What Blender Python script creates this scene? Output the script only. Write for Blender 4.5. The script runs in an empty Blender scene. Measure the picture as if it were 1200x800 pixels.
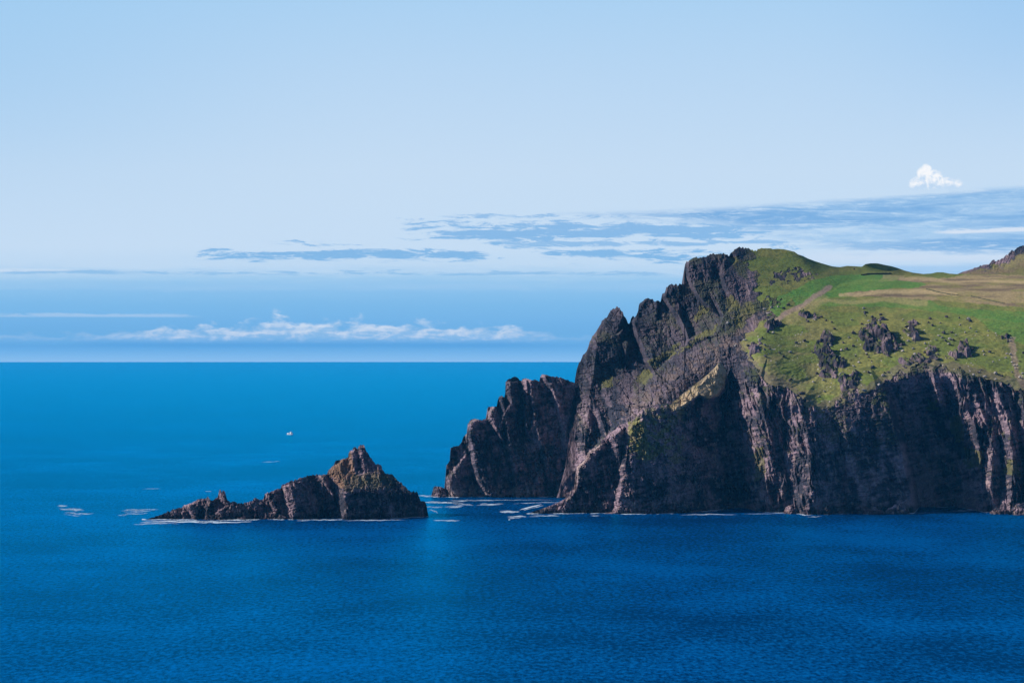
import bpy, bmesh, math, random
import numpy as np
from mathutils import Vector
from mathutils.geometry import delaunay_2d_cdt

random.seed(7)
scene = bpy.context.scene
COL = scene.collection

# ------------------------------------------------------------------ survey constants
# All shapes are surveyed as bearings from the viewpoint and a distance in metres.
F, CX, HZ, H = 3400.0, 600.0, 415.6, 76.6      # focal length in survey units, axis, eye level, eye height
def wpos(px, py, d):
    return np.stack([(px - CX) / F * d, d + 0 * px, H - (py - HZ) / F * d], -1)
def sea_d(py): return H * F / (py - HZ)
def sea_pt(px, py, z=0.0):
    d = (H - z) * F / (py - HZ)
    return ((px - CX) / F * d, d, z)

# ------------------------------------------------------------------ noise
def h2(ix, iy, seed=0):
    ix = np.asarray(ix).astype(np.int64); iy = np.asarray(iy).astype(np.int64)
    n = (ix * 374761393 + iy * 668265263 + seed * 974711 + 1013904223) & 0xFFFFFFFF
    n = ((n ^ (n >> 13)) * 1274126177) & 0xFFFFFFFF
    n = ((n ^ (n >> 16)) * 2246822519) & 0xFFFFFFFF
    n = n ^ (n >> 15)
    return (n & 0xFFFFFF) / float(0x1000000)
def vn(x, y, seed=0):
    x, y = np.broadcast_arrays(np.asarray(x, float), np.asarray(y, float))
    ix, iy = np.floor(x), np.floor(y); fx, fy = x - ix, y - iy
    fx = fx * fx * fx * (fx * (fx * 6 - 15) + 10); fy = fy * fy * fy * (fy * (fy * 6 - 15) + 10)
    a = h2(ix, iy, seed); b = h2(ix + 1, iy, seed); c = h2(ix, iy + 1, seed); d = h2(ix + 1, iy + 1, seed)
    return (a + (b - a) * fx) * (1 - fy) + (c + (d - c) * fx) * fy
def fbm(x, y, seed=0, o=4, g=.5):
    s, a, t = 0, 1.0, 0
    for k in range(o):
        s = s + a * vn(x * 2 ** k + 17.3 * k, y * 2 ** k - 9.1 * k, seed + k); t += a; a *= g
    return s / t
def worley(x, y, seed=0):
    x = np.asarray(x, float); y = np.asarray(y, float)
    ix, iy = np.floor(x), np.floor(y)
    f1 = np.full(x.shape, 9.0); f2 = np.full(x.shape, 9.0); cid = np.zeros(x.shape)
    for dx in (-1, 0, 1):
        for dy in (-1, 0, 1):
            cx, cy = ix + dx, iy + dy
            d = np.hypot(cx + h2(cx, cy, seed) - x, cy + h2(cx, cy, seed + 51) - y)
            r = h2(cx, cy, seed + 97)
            m = d < f1
            f2 = np.where(m, f1, np.minimum(f2, d)); f1 = np.where(m, d, f1); cid = np.where(m, r, cid)
    return f1, f2, cid
def sstep(a, b, x):
    t = np.clip((x - a) / (b - a), 0, 1); return t * t * (3 - 2 * t)
def inpoly(px, py, poly):
    ins = np.zeros(px.shape, bool); n = len(poly)
    for i in range(n):
        x1, y1 = poly[i]; x2, y2 = poly[(i + 1) % n]
        if y1 == y2: continue
        c = ((y1 > py) != (y2 > py)) & (px < (x2 - x1) * (py - y1) / (y2 - y1) + x1)
        ins ^= c
    return ins
def blur(a, n):
    k = int(n)
    if k < 1: return a
    for ax in (0, 1):
        for _ in range(2):
            p = np.pad(a, [(k, k) if i == ax else (0, 0) for i in (0, 1)], mode='edge')
            c = np.cumsum(p, axis=ax); c = np.insert(c, 0, 0, axis=ax)
            w = 2 * k + 1
            a = (np.take(c, range(w, c.shape[ax]), ax) - np.take(c, range(0, c.shape[ax] - w), ax)) / w
    return a

class Field:
    """Linear interpolation over a constrained triangulation of survey lines (x, y, value)."""
    def __init__(s, lines, box, step=1.0, soft=0):
        x0, y0, x1, y1 = box; s.x0, s.y0, s.st = x0, y0, step
        nx, ny = int((x1 - x0) / step) + 1, int((y1 - y0) / step) + 1
        vs, ed, val = [], [], []
        for ln in lines:
            b = len(vs)
            for (x, y, v) in ln: vs.append(Vector((x, y))); val.append(v)
            ed += [(b + i, b + i + 1) for i in range(len(ln) - 1)]
        ov, oe, of, ovi, _, _ = delaunay_2d_cdt(vs, ed, [], 0, 1e-4)
        vals = [np.mean([val[i] for i in ids]) if ids else None for ids in ovi]
        for k, v in enumerate(vals):
            if v is None:
                p = ov[k]; w = [(1 / ((q - p).length + .01) ** 2, val[i]) for i, q in enumerate(vs)]
                vals[k] = sum(a * b for a, b in w) / sum(a for a, _ in w)
        g = np.full((ny, nx), np.nan)
        gx = x0 + np.arange(nx) * step; gy = y0 + np.arange(ny) * step
        for t in of:
            (ax, ay), (bx, by), (cx, cy) = [ov[i] for i in t]; va, vb, vc = [vals[i] for i in t]
            i0 = max(0, int((min(ax, bx, cx) - x0) / step)); i1 = min(nx, int((max(ax, bx, cx) - x0) / step) + 2)
            j0 = max(0, int((min(ay, by, cy) - y0) / step)); j1 = min(ny, int((max(ay, by, cy) - y0) / step) + 2)
            if i1 <= i0 or j1 <= j0: continue
            X, Y = np.meshgrid(gx[i0:i1], gy[j0:j1])
            det = (by - cy) * (ax - cx) + (cx - bx) * (ay - cy)
            if abs(det) < 1e-9: continue
            l1 = ((by - cy) * (X - cx) + (cx - bx) * (Y - cy)) / det
            l2 = ((cy - ay) * (X - cx) + (ax - cx) * (Y - cy)) / det
            l3 = 1 - l1 - l2
            m = (l1 >= -1e-6) & (l2 >= -1e-6) & (l3 >= -1e-6)
            sub = g[j0:j1, i0:i1]; sub[m] = (l1 * va + l2 * vb + l3 * vc)[m]
        for _ in range(4000):
            bad = np.isnan(g)
            if not bad.any(): break
            p = np.pad(g, 1, constant_values=np.nan)
            st = np.stack([p[:-2, 1:-1], p[2:, 1:-1], p[1:-1, :-2], p[1:-1, 2:]])
            ok = ~np.isnan(st); cnt = ok.sum(0); sm = np.where(ok, st, 0).sum(0)
            fill = bad & (cnt > 0); g[fill] = sm[fill] / cnt[fill]
        s.g = blur(g, soft)
    def __call__(s, px, py):
        u = np.clip((px - s.x0) / s.st, 0, s.g.shape[1] - 1.001); v = np.clip((py - s.y0) / s.st, 0, s.g.shape[0] - 1.001)
        i, j = u.astype(int), v.astype(int); a, b = u - i, v - j
        g = s.g
        return (g[j, i] * (1 - a) + g[j, i + 1] * a) * (1 - b) + (g[j + 1, i] * (1 - a) + g[j + 1, i + 1] * a) * b

# broken rock: cells with their own height and tilt, so every block is a flat facet
def facets(x, y, seed, tilt=1.0):
    ix, iy = np.floor(x), np.floor(y)
    f1 = np.full(x.shape, 9.0); f2 = np.full(x.shape, 9.0); val = np.zeros(x.shape)
    for dx in (-1, 0, 1):
        for dy in (-1, 0, 1):
            cx, cy = ix + dx, iy + dy
            ox = x - cx - h2(cx, cy, seed); oy = y - cy - h2(cx, cy, seed + 51)
            d = np.hypot(ox, oy); m = d < f1
            v = h2(cx, cy, seed + 97) - .5 + tilt * (ox * (h2(cx, cy, seed + 7) * 2 - 1) + oy * (h2(cx, cy, seed + 13) * 2 - 1.0))
            f2 = np.where(m, f1, np.minimum(f2, d)); f1 = np.where(m, d, f1); val = np.where(m, v, val)
    return val - .25 * np.exp(-((f2 - f1) / .08) ** 2)

# bedded, tilted rock: saw-tooth slabs, blocks and ledges (metres, towards the viewer)
def strata(px, py, lean, seed, scale=1.0, stripe=1.0, block=1.0, amps=((31, 3.6), (13, 3.2), (5.4, 2.6), (2.6, 1.3))):
    r = np.zeros(px.shape)
    wx = (fbm(px / 34, py / 60, seed + 3) - .5) * 22 + (fbm(px / 9, py / 14, seed + 4, 3) - .5) * 7
    for k, (lam, amp) in enumerate(amps):
        lam = lam * scale
        u = px - lean * py + wx
        t = u / lam + 1.5 * (fbm(px / (lam * 2.2), py / (lam * 3.0), seed + 11 * k, 4) - .5)
        i = np.floor(t); f = t - i
        k1 = h2(i, i * 0 + 3 * k, seed); k2 = vn(i * 7.13, py / (lam * 2.0), seed + 5 + k)
        rise = .14 + .3 * k1
        saw = np.where(f < rise, f / rise, (1 - f) / (1 - rise))
        r += amp * stripe * (2.6 * sstep(.35, 1, k2)) * saw
    jx = px + (fbm(px / 7, py / 7, seed + 44, 3) - .5) * 6; jy = py + (fbm(px / 7, py / 7, seed + 45, 3) - .5) * 6
    u = jx - lean * jy
    for lam, lv, amp, sd in ((17, 28, 3.0, 0), (8, 12, 2.6, 1), (3.8, 5.0, 2.0, 2), (2.0, 2.4, 1.0, 3)):
        r += amp * block * facets(u / (lam * scale), jy / (lv * scale), seed + 60 + sd, 1.1)
    # ledges crossing the slabs
    for per, amp, sd in ((6.5, .9, 0), (2.8, .45, 1)):
        t = (py + .2 * px) / (per * scale) + 2.4 * fbm(px / 22, py / 22, seed + 71 + sd, 4)
        f = t - np.floor(t)
        r += amp * (f - .5) * sstep(.3, .7, vn(px / 17, py / 12, seed + 74 + sd))
    return r

# ------------------------------------------------------------------ mesh from arrays
def grid_mesh(name, P, C=None, smooth=False):
    ny, nx = P.shape[:2]
    me = bpy.data.meshes.new(name)
    v = P.reshape(-1, 3).astype(np.float32)
    idx = np.arange(ny * nx).reshape(ny, nx)
    q = np.stack([idx[1:, :-1], idx[1:, 1:], idx[:-1, 1:], idx[:-1, :-1]], -1).reshape(-1, 4)
    me.vertices.add(len(v)); me.vertices.foreach_set('co', v.ravel())
    me.loops.add(q.size); me.loops.foreach_set('vertex_index', q.ravel().astype(np.int32))
    me.polygons.add(len(q)); me.polygons.foreach_set('loop_start', np.arange(0, q.size, 4, dtype=np.int32))
    me.polygons.foreach_set('use_smooth', np.full(len(q), smooth))
    if C is not None:
        a = me.color_attributes.new('albedo', 'FLOAT_COLOR', 'POINT')
        c = np.concatenate([C.reshape(-1, 3), np.ones((len(v), 1))], 1).astype(np.float32)
        a.data.foreach_set('color', c.ravel())
    me.update(calc_edges=True); me.validate()
    return me
def link(name, me, mat=None, parent=None):
    o = bpy.data.objects.new(name, me); COL.objects.link(o)
    if mat: me.materials.append(mat)
    if parent: o.parent = parent
    return o
def tag(o, label=None, cat=None, group=None, kind=None):
    if label: o['label'] = label
    if cat: o['category'] = cat
    if group: o['group'] = group
    if kind: o['kind'] = kind
    return o
def empty(name, loc, rz=0):
    o = bpy.data.objects.new(name, None); COL.objects.link(o); o.location = loc; o.rotation_euler.z = rz; return o

# ------------------------------------------------------------------ materials
def new_mat(name):
    m = bpy.data.materials.new(name); m.use_nodes = True
    n = m.node_tree.nodes; n.clear()
    return m, n, m.node_tree.links
def nd(n, t, **kw):
    x = n.new(t)
    for k, v in kw.items():
        if k in x.inputs: x.inputs[k].default_value = v
        else: setattr(x, k, v)
    return x
def land_material(name, scale=1.0, bump=.5):
    m, n, l = new_mat(name)
    out = n.new('ShaderNodeOutputMaterial'); b = nd(n, 'ShaderNodeBsdfPrincipled', Roughness=.9)
    b.inputs['Specular IOR Level'].default_value = .15
    at = n.new('ShaderNodeAttribute'); at.attribute_name = 'albedo'
    tc = n.new('ShaderNodeTexCoord')
    n1 = nd(n, 'ShaderNodeTexNoise', Scale=.55 * scale, Detail=8.0, Roughness=.7)
    mr = nd(n, 'ShaderNodeMapRange'); mr.inputs['From Min'].default_value = .3; mr.inputs['From Max'].default_value = .7
    mr.inputs['To Min'].default_value = .62; mr.inputs['To Max'].default_value = 1.38
    mx = nd(n, 'ShaderNodeMix', data_type='RGBA', blend_type='MULTIPLY'); mx.inputs[0].default_value = 1
    bp = nd(n, 'ShaderNodeBump', Strength=bump, Distance=.8)
    l.new(tc.outputs['Object'], n1.inputs['Vector']); l.new(n1.outputs['Fac'], mr.inputs['Value'])
    l.new(at.outputs['Color'], mx.inputs[6]); l.new(mr.outputs[0], mx.inputs[7]); l.new(mx.outputs[2], b.inputs['Base Color'])
    l.new(n1.outputs['Fac'], bp.inputs['Height']); l.new(bp.outputs[0], b.inputs['Normal'])
    l.new(b.outputs[0], out.inputs[0])
    return m
def plain(name, col, rough=.5, var=.25, scale=3.0, metal=0.0):
    m, n, l = new_mat(name)
    out = n.new('ShaderNodeOutputMaterial'); b = nd(n, 'ShaderNodeBsdfPrincipled', Roughness=rough, Metallic=metal)
    tc = n.new('ShaderNodeTexCoord'); nz = nd(n, 'ShaderNodeTexNoise', Scale=scale, Detail=6.0)
    rp = n.new('ShaderNodeValToRGB')
    rp.color_ramp.elements[0].position = .3; rp.color_ramp.elements[1].position = .7
    rp.color_ramp.elements[0].color = (*[c * (1 - var) for c in col], 1); rp.color_ramp.elements[1].color = (*[min(1, c * (1 + var)) for c in col], 1)
    l.new(tc.outputs['Object'], nz.inputs['Vector']); l.new(nz.outputs['Fac'], rp.inputs[0]); l.new(rp.outputs[0], b.inputs['Base Color'])
    l.new(b.outputs[0], out.inputs[0])
    return m
LAND = land_material('rock_and_turf')
ROCK = land_material('bare_rock', 1.4, .6)

# ------------------------------------------------------------------ albedo helpers
SLATE, PURPLE, WARM = np.array((.042, .043, .060)), np.array((.30, .215, .245)), np.array((.44, .325, .285))
MOSS, TURF, VIVID, OLIVE, STRAW, TAN, EARTH = [np.array(c) for c in ((.075, .090, .028), (.130, .165, .036), (.080, .215, .038), (.195, .190, .052), (.31, .265, .11), (.37, .285, .15), (.32, .225, .18))]
def mix(a, b, t): return a + (b - a) * np.asarray(t)[..., None]
def rock_colour(px, py, lean, seed, warm=0.35):
    u = px - lean * py
    a = .55 * fbm(u / 7, py / 26, seed + 5, 4) + .45 * fbm(px / 12 + py / 60, (py + .2 * px) / 3.2, seed + 6, 4); b = fbm(px / 30, py / 30, seed + 9, 3); c = fbm(u / 3, py / 5, seed + 15, 3)
    col = mix(np.broadcast_to(SLATE, px.shape + (3,)), PURPLE, sstep(.40, .62, a * .6 + b * .4))
    col = mix(col, WARM, sstep(.60, .8, c) * warm)
    return col * (.75 + .5 * vn(px / 1.3, py / 1.3, seed + 21))[..., None]
def normals(P):
    du = np.gradient(P, axis=1); dv = np.gradient(P, axis=0)
    n = np.cross(du, dv); n /= np.linalg.norm(n, axis=-1, keepdims=True) + 1e-9
    return np.where(n[..., 1:2] > 0, -n, n)

def outline(pts, rough=0.0, seed=0, lo=-1e9, hi=1e9):
    xs = np.array([p[0] for p in pts], float); ys = np.array([p[1] for p in pts], float)
    def f(x):
        y = np.interp(x, xs, ys)
        if rough:
            k = sstep(lo - 5, lo + 5, x) * (1 - sstep(hi - 5, hi + 5, x))
            y = y + k * rough * ((vn(x / 1.6, x * 0, seed) - .5) * 1.6 + (h2(np.floor(x / 2.3), 0, seed + 2) - .5) * 1.5)
        return y
    return f

def mass(name, x0, x1, nx, ny, top, bot, depth, colour, mat, back, smooth=False):
    """One landform: its visible flank surveyed column by column, with a real back slope behind the crest."""
    xs = np.linspace(x0, x1, nx); t = top(xs); b = np.maximum(bot(xs), t + .4)
    v = np.linspace(0, 1, ny)[:, None]
    px = np.broadcast_to(xs, (ny, nx)).copy(); py = t + (b - t) * v
    D = depth(px, py)
    P = wpos(px, py, D)
    C = colour(px, py, normals(P), P)
    crest, cc = P[0], C[0]
    rows, cols = [], []
    hgt = np.maximum(crest[:, 2], 0)
    for k, (dy, fz) in enumerate(back):
        r = crest.copy(); r[:, 1] += dy * np.minimum(1, .15 + hgt / 40); r[:, 2] = hgt * fz - (4 if fz <= 0 else 0)
        if fz > 0: r[:, 2] -= fbm(xs / 9, xs * 0 + k * 3.1, 5 + k) * hgt * .10
        rows.insert(0, r[None]); cols.insert(0, cc[None])
    P = np.concatenate(rows + [P], 0); C = np.concatenate(cols + [C], 0)
    return link(name, grid_mesh(name, P, C, smooth), mat), (px, py, D, P)

def strip(lines, left, width, rl, rr):
    """a sunlit slab edge: deep on its left line, proud on its right line"""
    n = len(left); L = lambda v: v if isinstance(v, (list, tuple)) else [v] * n
    w, a, b = L(width), L(rl), L(rr)
    lines.append([(x, y, a[i]) for i, (x, y) in enumerate(left)])
    lines.append([(x + w[i], y, b[i]) for i, (x, y) in enumerate(left)])

# ================================================================== HEADLAND
HT = [(640,606),(650,592),(656,572),(663,545),(668,505),(671,475),(673,452),(674,443),(676,432),(679,424),(681,421),(684,415),(687,412),(690,404),(693,397),(694,394),(697,390),(701,385),(705,377),(709,373),(712,370),(714,366),(717,363),(720,361.5),(723,360),(726,361.5),(729,365),(731,370),(733,372),(735,376),(736,379),(737,379),(738.5,377),(740,371),(742,370),(744,373),(746,368),(748,364),(748.5,358),(750,354),(752,353),(755,352),(759,350),(763,351),(769,353),(774,353),(775,348),(776,344),(779,343),(781,336),(785,333.5),(790,333.5),(794,334),(796,332),(800,333),(801,332),(801.8,331),(802,320),(802.3,311),(803,308),(806,306),(811,303),(816,301),(820,301),(826,301),(829,299),(833,297),(838,297),(846,297),(854,299),(857,296),(861,293),(866,290.5),(871,290),(877,291),(881,293),(884,293.5),(890,291.5),(896,291),(903,291),(906,292),(911,291.5),(918,292),(925,293.5),(931,295),(935,298),(941,300),(947,303),(955,306),(963,308.5),(975,312),(984,313),(993,311.5),(1002,312),(1010,312.5),(1014,309.5),(1020,308.5),(1028,308.5),(1035,310),(1045,312),(1052,314),(1060,317),(1070,319.5),(1082,321),(1091,320.5),(1098,319),(1105,319),(1112,320.5),(1119,321),(1135,321.5),(1200,322),(1400,322)]
def pts(y, *xd): return [(x, y, d) for x, d in xd]
hb = [
    [(640,606,1545),(760,606,1505),(830,606,1468),(855,606,1452),(885,606,1418),(950,606,1405),(1050,606,1412),(1110,606,1418),(1200,606,1408),(1400,606,1400)],
    [(640,560,1550),(670,560,1548),(700,540,1540),(760,480,1508),(800,440,1496),(850,432,1472),(880,440,1446),(905,450,1434),(930,470,1425),(960,480,1423),(990,468,1427),(1030,450,1435),(1090,433,1442),(1120,437,1438),(1165,446,1432),(1210,455,1426),(1400,462,1432)],
    [(850,500,1462),(885,500,1428)],
    [(660,450,1578),(690,450,1572),(720,440,1562),(760,430,1545),(800,410,1518),(850,405,1482),(890,410,1462),(950,420,1466),(1050,410,1474),(1150,418,1468),(1300,425,1466),(1400,425,1466)],
    [(690,405,1580),(745,390,1566),(800,370,1545),(850,360,1532),(900,375,1508),(960,380,1505),(1060,380,1508),(1200,380,1508),(1400,385,1508)],
    [(720,358,1586),(765,345,1578),(802,330,1572),(850,320,1568),(900,335,1560),(960,350,1552),(1060,356,1560),(1200,356,1565),(1400,356,1570)],
    [(803,300,1588),(850,292,1610),(890,286,1652),(930,290,1665),(960,320,1620),(1000,330,1625),(1060,338,1620),(1200,340,1640),(1400,340,1640)],
    [(950,300,1690),(985,312,1715),(1010,318,1720),(1060,322,1760),(1120,325,1790),(1200,325,1800),(1400,325,1800)],
    [(985,308,1735),(1020,305,1735),(1060,315,1770),(1090,318,1800),(1130,319,1830),(1400,319,1830)],
    [(640,340,1620),(640,450,1580)],[(760,280,1630),(960,280,1700),(1100,280,1900),(1400,280,1900)],
]
hbase = Field(hb, (640, 280, 1400, 612), 1.0, 5)
hr = []
# zero frame
hr.append([(640,612,-10),(640,280,-8),(1400,280,0),(1400,612,0)])
hr.append([(644,600,-10),(655,572,-10),(662,545,-10),(667,505,-10),(670,475,-10)])
hr.append([(672,452,-12),(680,421,-11),(690,402,-10),(699,386,-7),(711,369,-2),(723,357,2),(731,366,0),(737,377,-14)])
hr.append([(745,369,-8),(750,350,0),(760,347,6),(770,351,3),(774,352,-8)])
hr.append([(778,342,-8),(784,332,3),(795,330,2),(801,330,-9)])
hr.append([(803,306,-10),(809,301,2),(830,295,5),(850,295,3),(866,289,4),(882,290,0)])
hr.append([(727,395,-6),(733,420,-11),(745,438,-14)]); hr.append([(768,378,-4),(776,398,-9),(790,412,-12)]); hr.append([(795,352,-4),(803,375,-9),(812,392,-11)])
hr.append([(826,330,0),(832,342,-4)]); hr.append([(700,430,0),(704,445,-2)])
# big slabs of the summit ridge
strip(hr, [(690,400),(681,440),(676,470),(670,505),(668,540)], [10,14,16,16,14], -9, 5)
strip(hr, [(684,462),(694,482),(702,505),(706,512)], [6,8,7,5], -3, 5)
strip(hr, [(704,455),(711,478),(716,500)], [4,5,4], -2, 3)
strip(hr, [(721,392),(728,412)], [4,5], -1, 3)
strip(hr, [(738,378),(741,390),(748,408),(754,424),(762,437)], [5,6,7,6,6], -16, 6)
strip(hr, [(775,347),(780,357),(790,370),(798,384),(803,398)], [5,5,6,5,4], -13, 5)
strip(hr, [(802.5,312),(804,326),(810,340),(818,351),(829,362)], [4,4,5,5,4], -13, 5)
strip(hr, [(833,348),(838,360),(844,371)], [4,5,4], -7, 5)
strip(hr, [(842,322),(848,340),(858,356)], [4,5,5], -3, 4)
strip(hr, [(857,294),(860,306)], [4,4], -2, 3)
# talus band falling from the saddle to the cove
hr.append([(905,372,1),(870,398,2),(830,420,2),(790,455,1),(770,468,0)])
hr.append([(880,372,-2),(840,392,-2),(800,412,-3),(768,436,-4),(740,462,-3)])
# the right-hand cliff, gully by gully
hr.append([(838,450,-6),(842,480,-10),(846,510,-14),(850,545,-16),(852,606,-16)])
strip(hr, [(850,424),(857,450),(861,475),(866,500),(873,522),(879,550),(879,606)], [10,30,32,34,28,22,20], [0,-10,-14,-15,-15,-15,-14], [0,1,2,2,1,0,0])
hr.append([(893,452,-2),(899,475,-2),(907,505,-3),(911,540,-4),(909,606,-4)])
strip(hr, [(900,455),(906,475),(914,495),(920,515),(920,545),(925,572),(926,606)], [26,30,30,28,30,26,20], [-1,-4,-5,-5,-5,-5,-5], [0,9,14,17,18,17,14])
hr.append([(955,484,5),(960,520,12),(960,560,12),(955,606,10)])
hr.append([(972,486,2),(982,520,8),(985,560,8),(986,606,7)])
strip(hr, [(985,508),(987,530),(989,548),(990,575),(990,600)], 3.5, [6,6,6,6,6], [9.5,9.5,9.5,9.5,9])
hr.append([(1027,455,1),(1044,480,6),(1054,520,9),(1064,565,9),(1072,606,9)])
hr.append([(1036,450,-5),(1053,480,-26),(1063,520,-40),(1073,565,-44),(1079,606,-44)])
hr.append([(1080,436,-3),(1090,470,-26),(1103,500,-39),(1114,540,-43),(1120,606,-43)])
strip(hr, [(1087,434),(1089,450),(1095,472)], 6, [-3,-11,-15], [0,-3,-6])
strip(hr, [(1105,440),(1111,458),(1116,478),(1124,497),(1129,515),(1133,545),(1137,580),(1138,606)], [12,14,16,18,18,16,14,12], [-2,-12,-16,-19,-22,-24,-24,-23], [0,-1,-2,-3,-4,-4,-5,-5])
strip(hr, [(1126,446),(1131,462),(1137,480),(1146,500),(1152,530),(1152,560)], [10,12,12,11,11,10], [-1,-5,-6,-7,-8,-8], [0,3,3,4,4,3])
strip(hr, [(1158,449),(1162,465),(1168,482),(1172,505),(1174,540),(1170,606)], [8,9,10,11,13,13], [-1,-3,-4,-4,-5,-5], [0,7,9,10,10,9])
strip(hr, [(1186,458),(1190,480),(1198,520),(1200,560),(1198,606)], [9,10,12,12,12], [-1,0,0,0,0], [0,10,14,14,13])
strip(hr, [(1225,460),(1232,500),(1240,606)], [12,14,14], [-1,0,0], [0,12,12])
strip(hr, [(1280,464),(1287,500),(1292,606)], [12,14,14], [-1,3,3], [0,14,14])
# open turf is smooth
hr.append([(905,360,0),(960,345,0),(1060,345,0),(1200,345,0),(1395,345,0)])
hr.append([(900,415,0),(960,440,0),(1020,430,0),(1100,405,0),(1200,420,0),(1395,425,0)])
hr.append([(900,300,0),(950,315,0),(1000,322,0),(1100,330,0),(1395,330,0)])
hrel = Field(hr, (640, 280, 1400, 612), .5, 0)

GRASS = [(880,286),(1400,286),(1400,462),(1200,455),(1165,446),(1135,437),(1118,434),(1100,431),(1085,428),(1060,432),(1046,440),(1030,450),(1016,462),(1002,452),(990,462),(982,474),(960,480),(945,473),(925,458),(900,446),(880,428),(866,408),(872,398),(884,386),(897,374),(903,362),(893,352),(882,342),(889,330),(886,318),(872,310),(884,300)]
MOSSY = [[(797,408),(828,388),(840,380),(836,392),(812,405),(795,415)], [(742,445),(752,436),(764,434),(764,444),(754,450)], [(857,300),(864,302),(862,312),(855,308)],
         [(818,358),(832,360),(822,372),(812,378)], [(848,345),(862,350),(866,360),(856,364)], [(860,372),(880,350),(886,362),(868,384)], [(700,448),(716,440),(720,452),(706,458)], [(760,425),(790,404),(800,398),(792,412),(768,432)],
         [(1112,490),(1128,486),(1130,512),(1118,520)], [(1128,522),(1150,530),(1152,548),(1132,548)], [(1180,540),(1196,540),(1196,556),(1178,556)], [(1085,468),(1100,470),(1098,482),(1086,480)], [(884,525),(896,525),(898,560),(884,562)]]
CRAGS = [[(905,320),(925,312),(955,322),(956,328),(930,330),(908,336)], [(885,350),(915,348),(918,356),(890,364)], [(900,352),(912,360),(905,372),(890,372)]]
def line_mask(px, py, ln, w, soft=1.5):
    d = np.full(px.shape, 1e9)
    for (x1, y1), (x2, y2) in zip(ln[:-1], ln[1:]):
        t = np.clip(((px - x1) * (x2 - x1) + (py - y1) * (y2 - y1)) / ((x2 - x1) ** 2 + (y2 - y1) ** 2), 0, 1)
        d = np.minimum(d, np.hypot(px - x1 - t * (x2 - x1), py - y1 - t * (y2 - y1)))
    return 1 - sstep(w, w + soft, d)
def grass_mask(px, py):
    wx = (fbm(px / 9, py / 7, 301, 4) - .5) * 16; wy = (fbm(px / 9, py / 7, 333, 4) - .5) * 16
    g = inpoly(px + wx, py + wy, GRASS)
    for k in CRAGS:
        g &= ~(inpoly(px + wx * 1.2, py + wy * .9, k) & (fbm(px / 4, py / 3, 377, 3) > .44))
    return g.astype(float)
def head_depth(px, py):
    g = grass_mask(px, py)
    rock = 1 - g
    lean = np.interp(px, [660, 760, 860, 960, 1200], [.38, .42, .3, .22, .2])
    amp = np.interp(py, [290, 420, 470], [.75, .8, .9])
    st = .10 + .35 * (1 - sstep(690, 712, px)) + .62 * (sstep(850, 860, px) * (1 - sstep(952, 962, px)) + sstep(1108, 1122, px)) * sstep(425, 455, py)
    bl = np.interp(px, [640, 850, 880, 960, 1110, 1140, 1400], [.5, .5, .14, .36, .36, .16, .22]) * np.interp(py, [300, 470, 520], [1, 1, .8])
    r = rock * (strata(px, py, lean, 3, 1.0, st, bl) - 2.0 * st)
    turf = (fbm(px / 22, py / 8, 41, 4) - .5) * 2.6 + (vn(px / 3, py / 2, 44) - .5) * .35
    fade = sstep(0, 7, py - htop(px)) * .85 + .15
    return hbase(px, py) - hrel(px, py) - (r + g * turf) * fade
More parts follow.
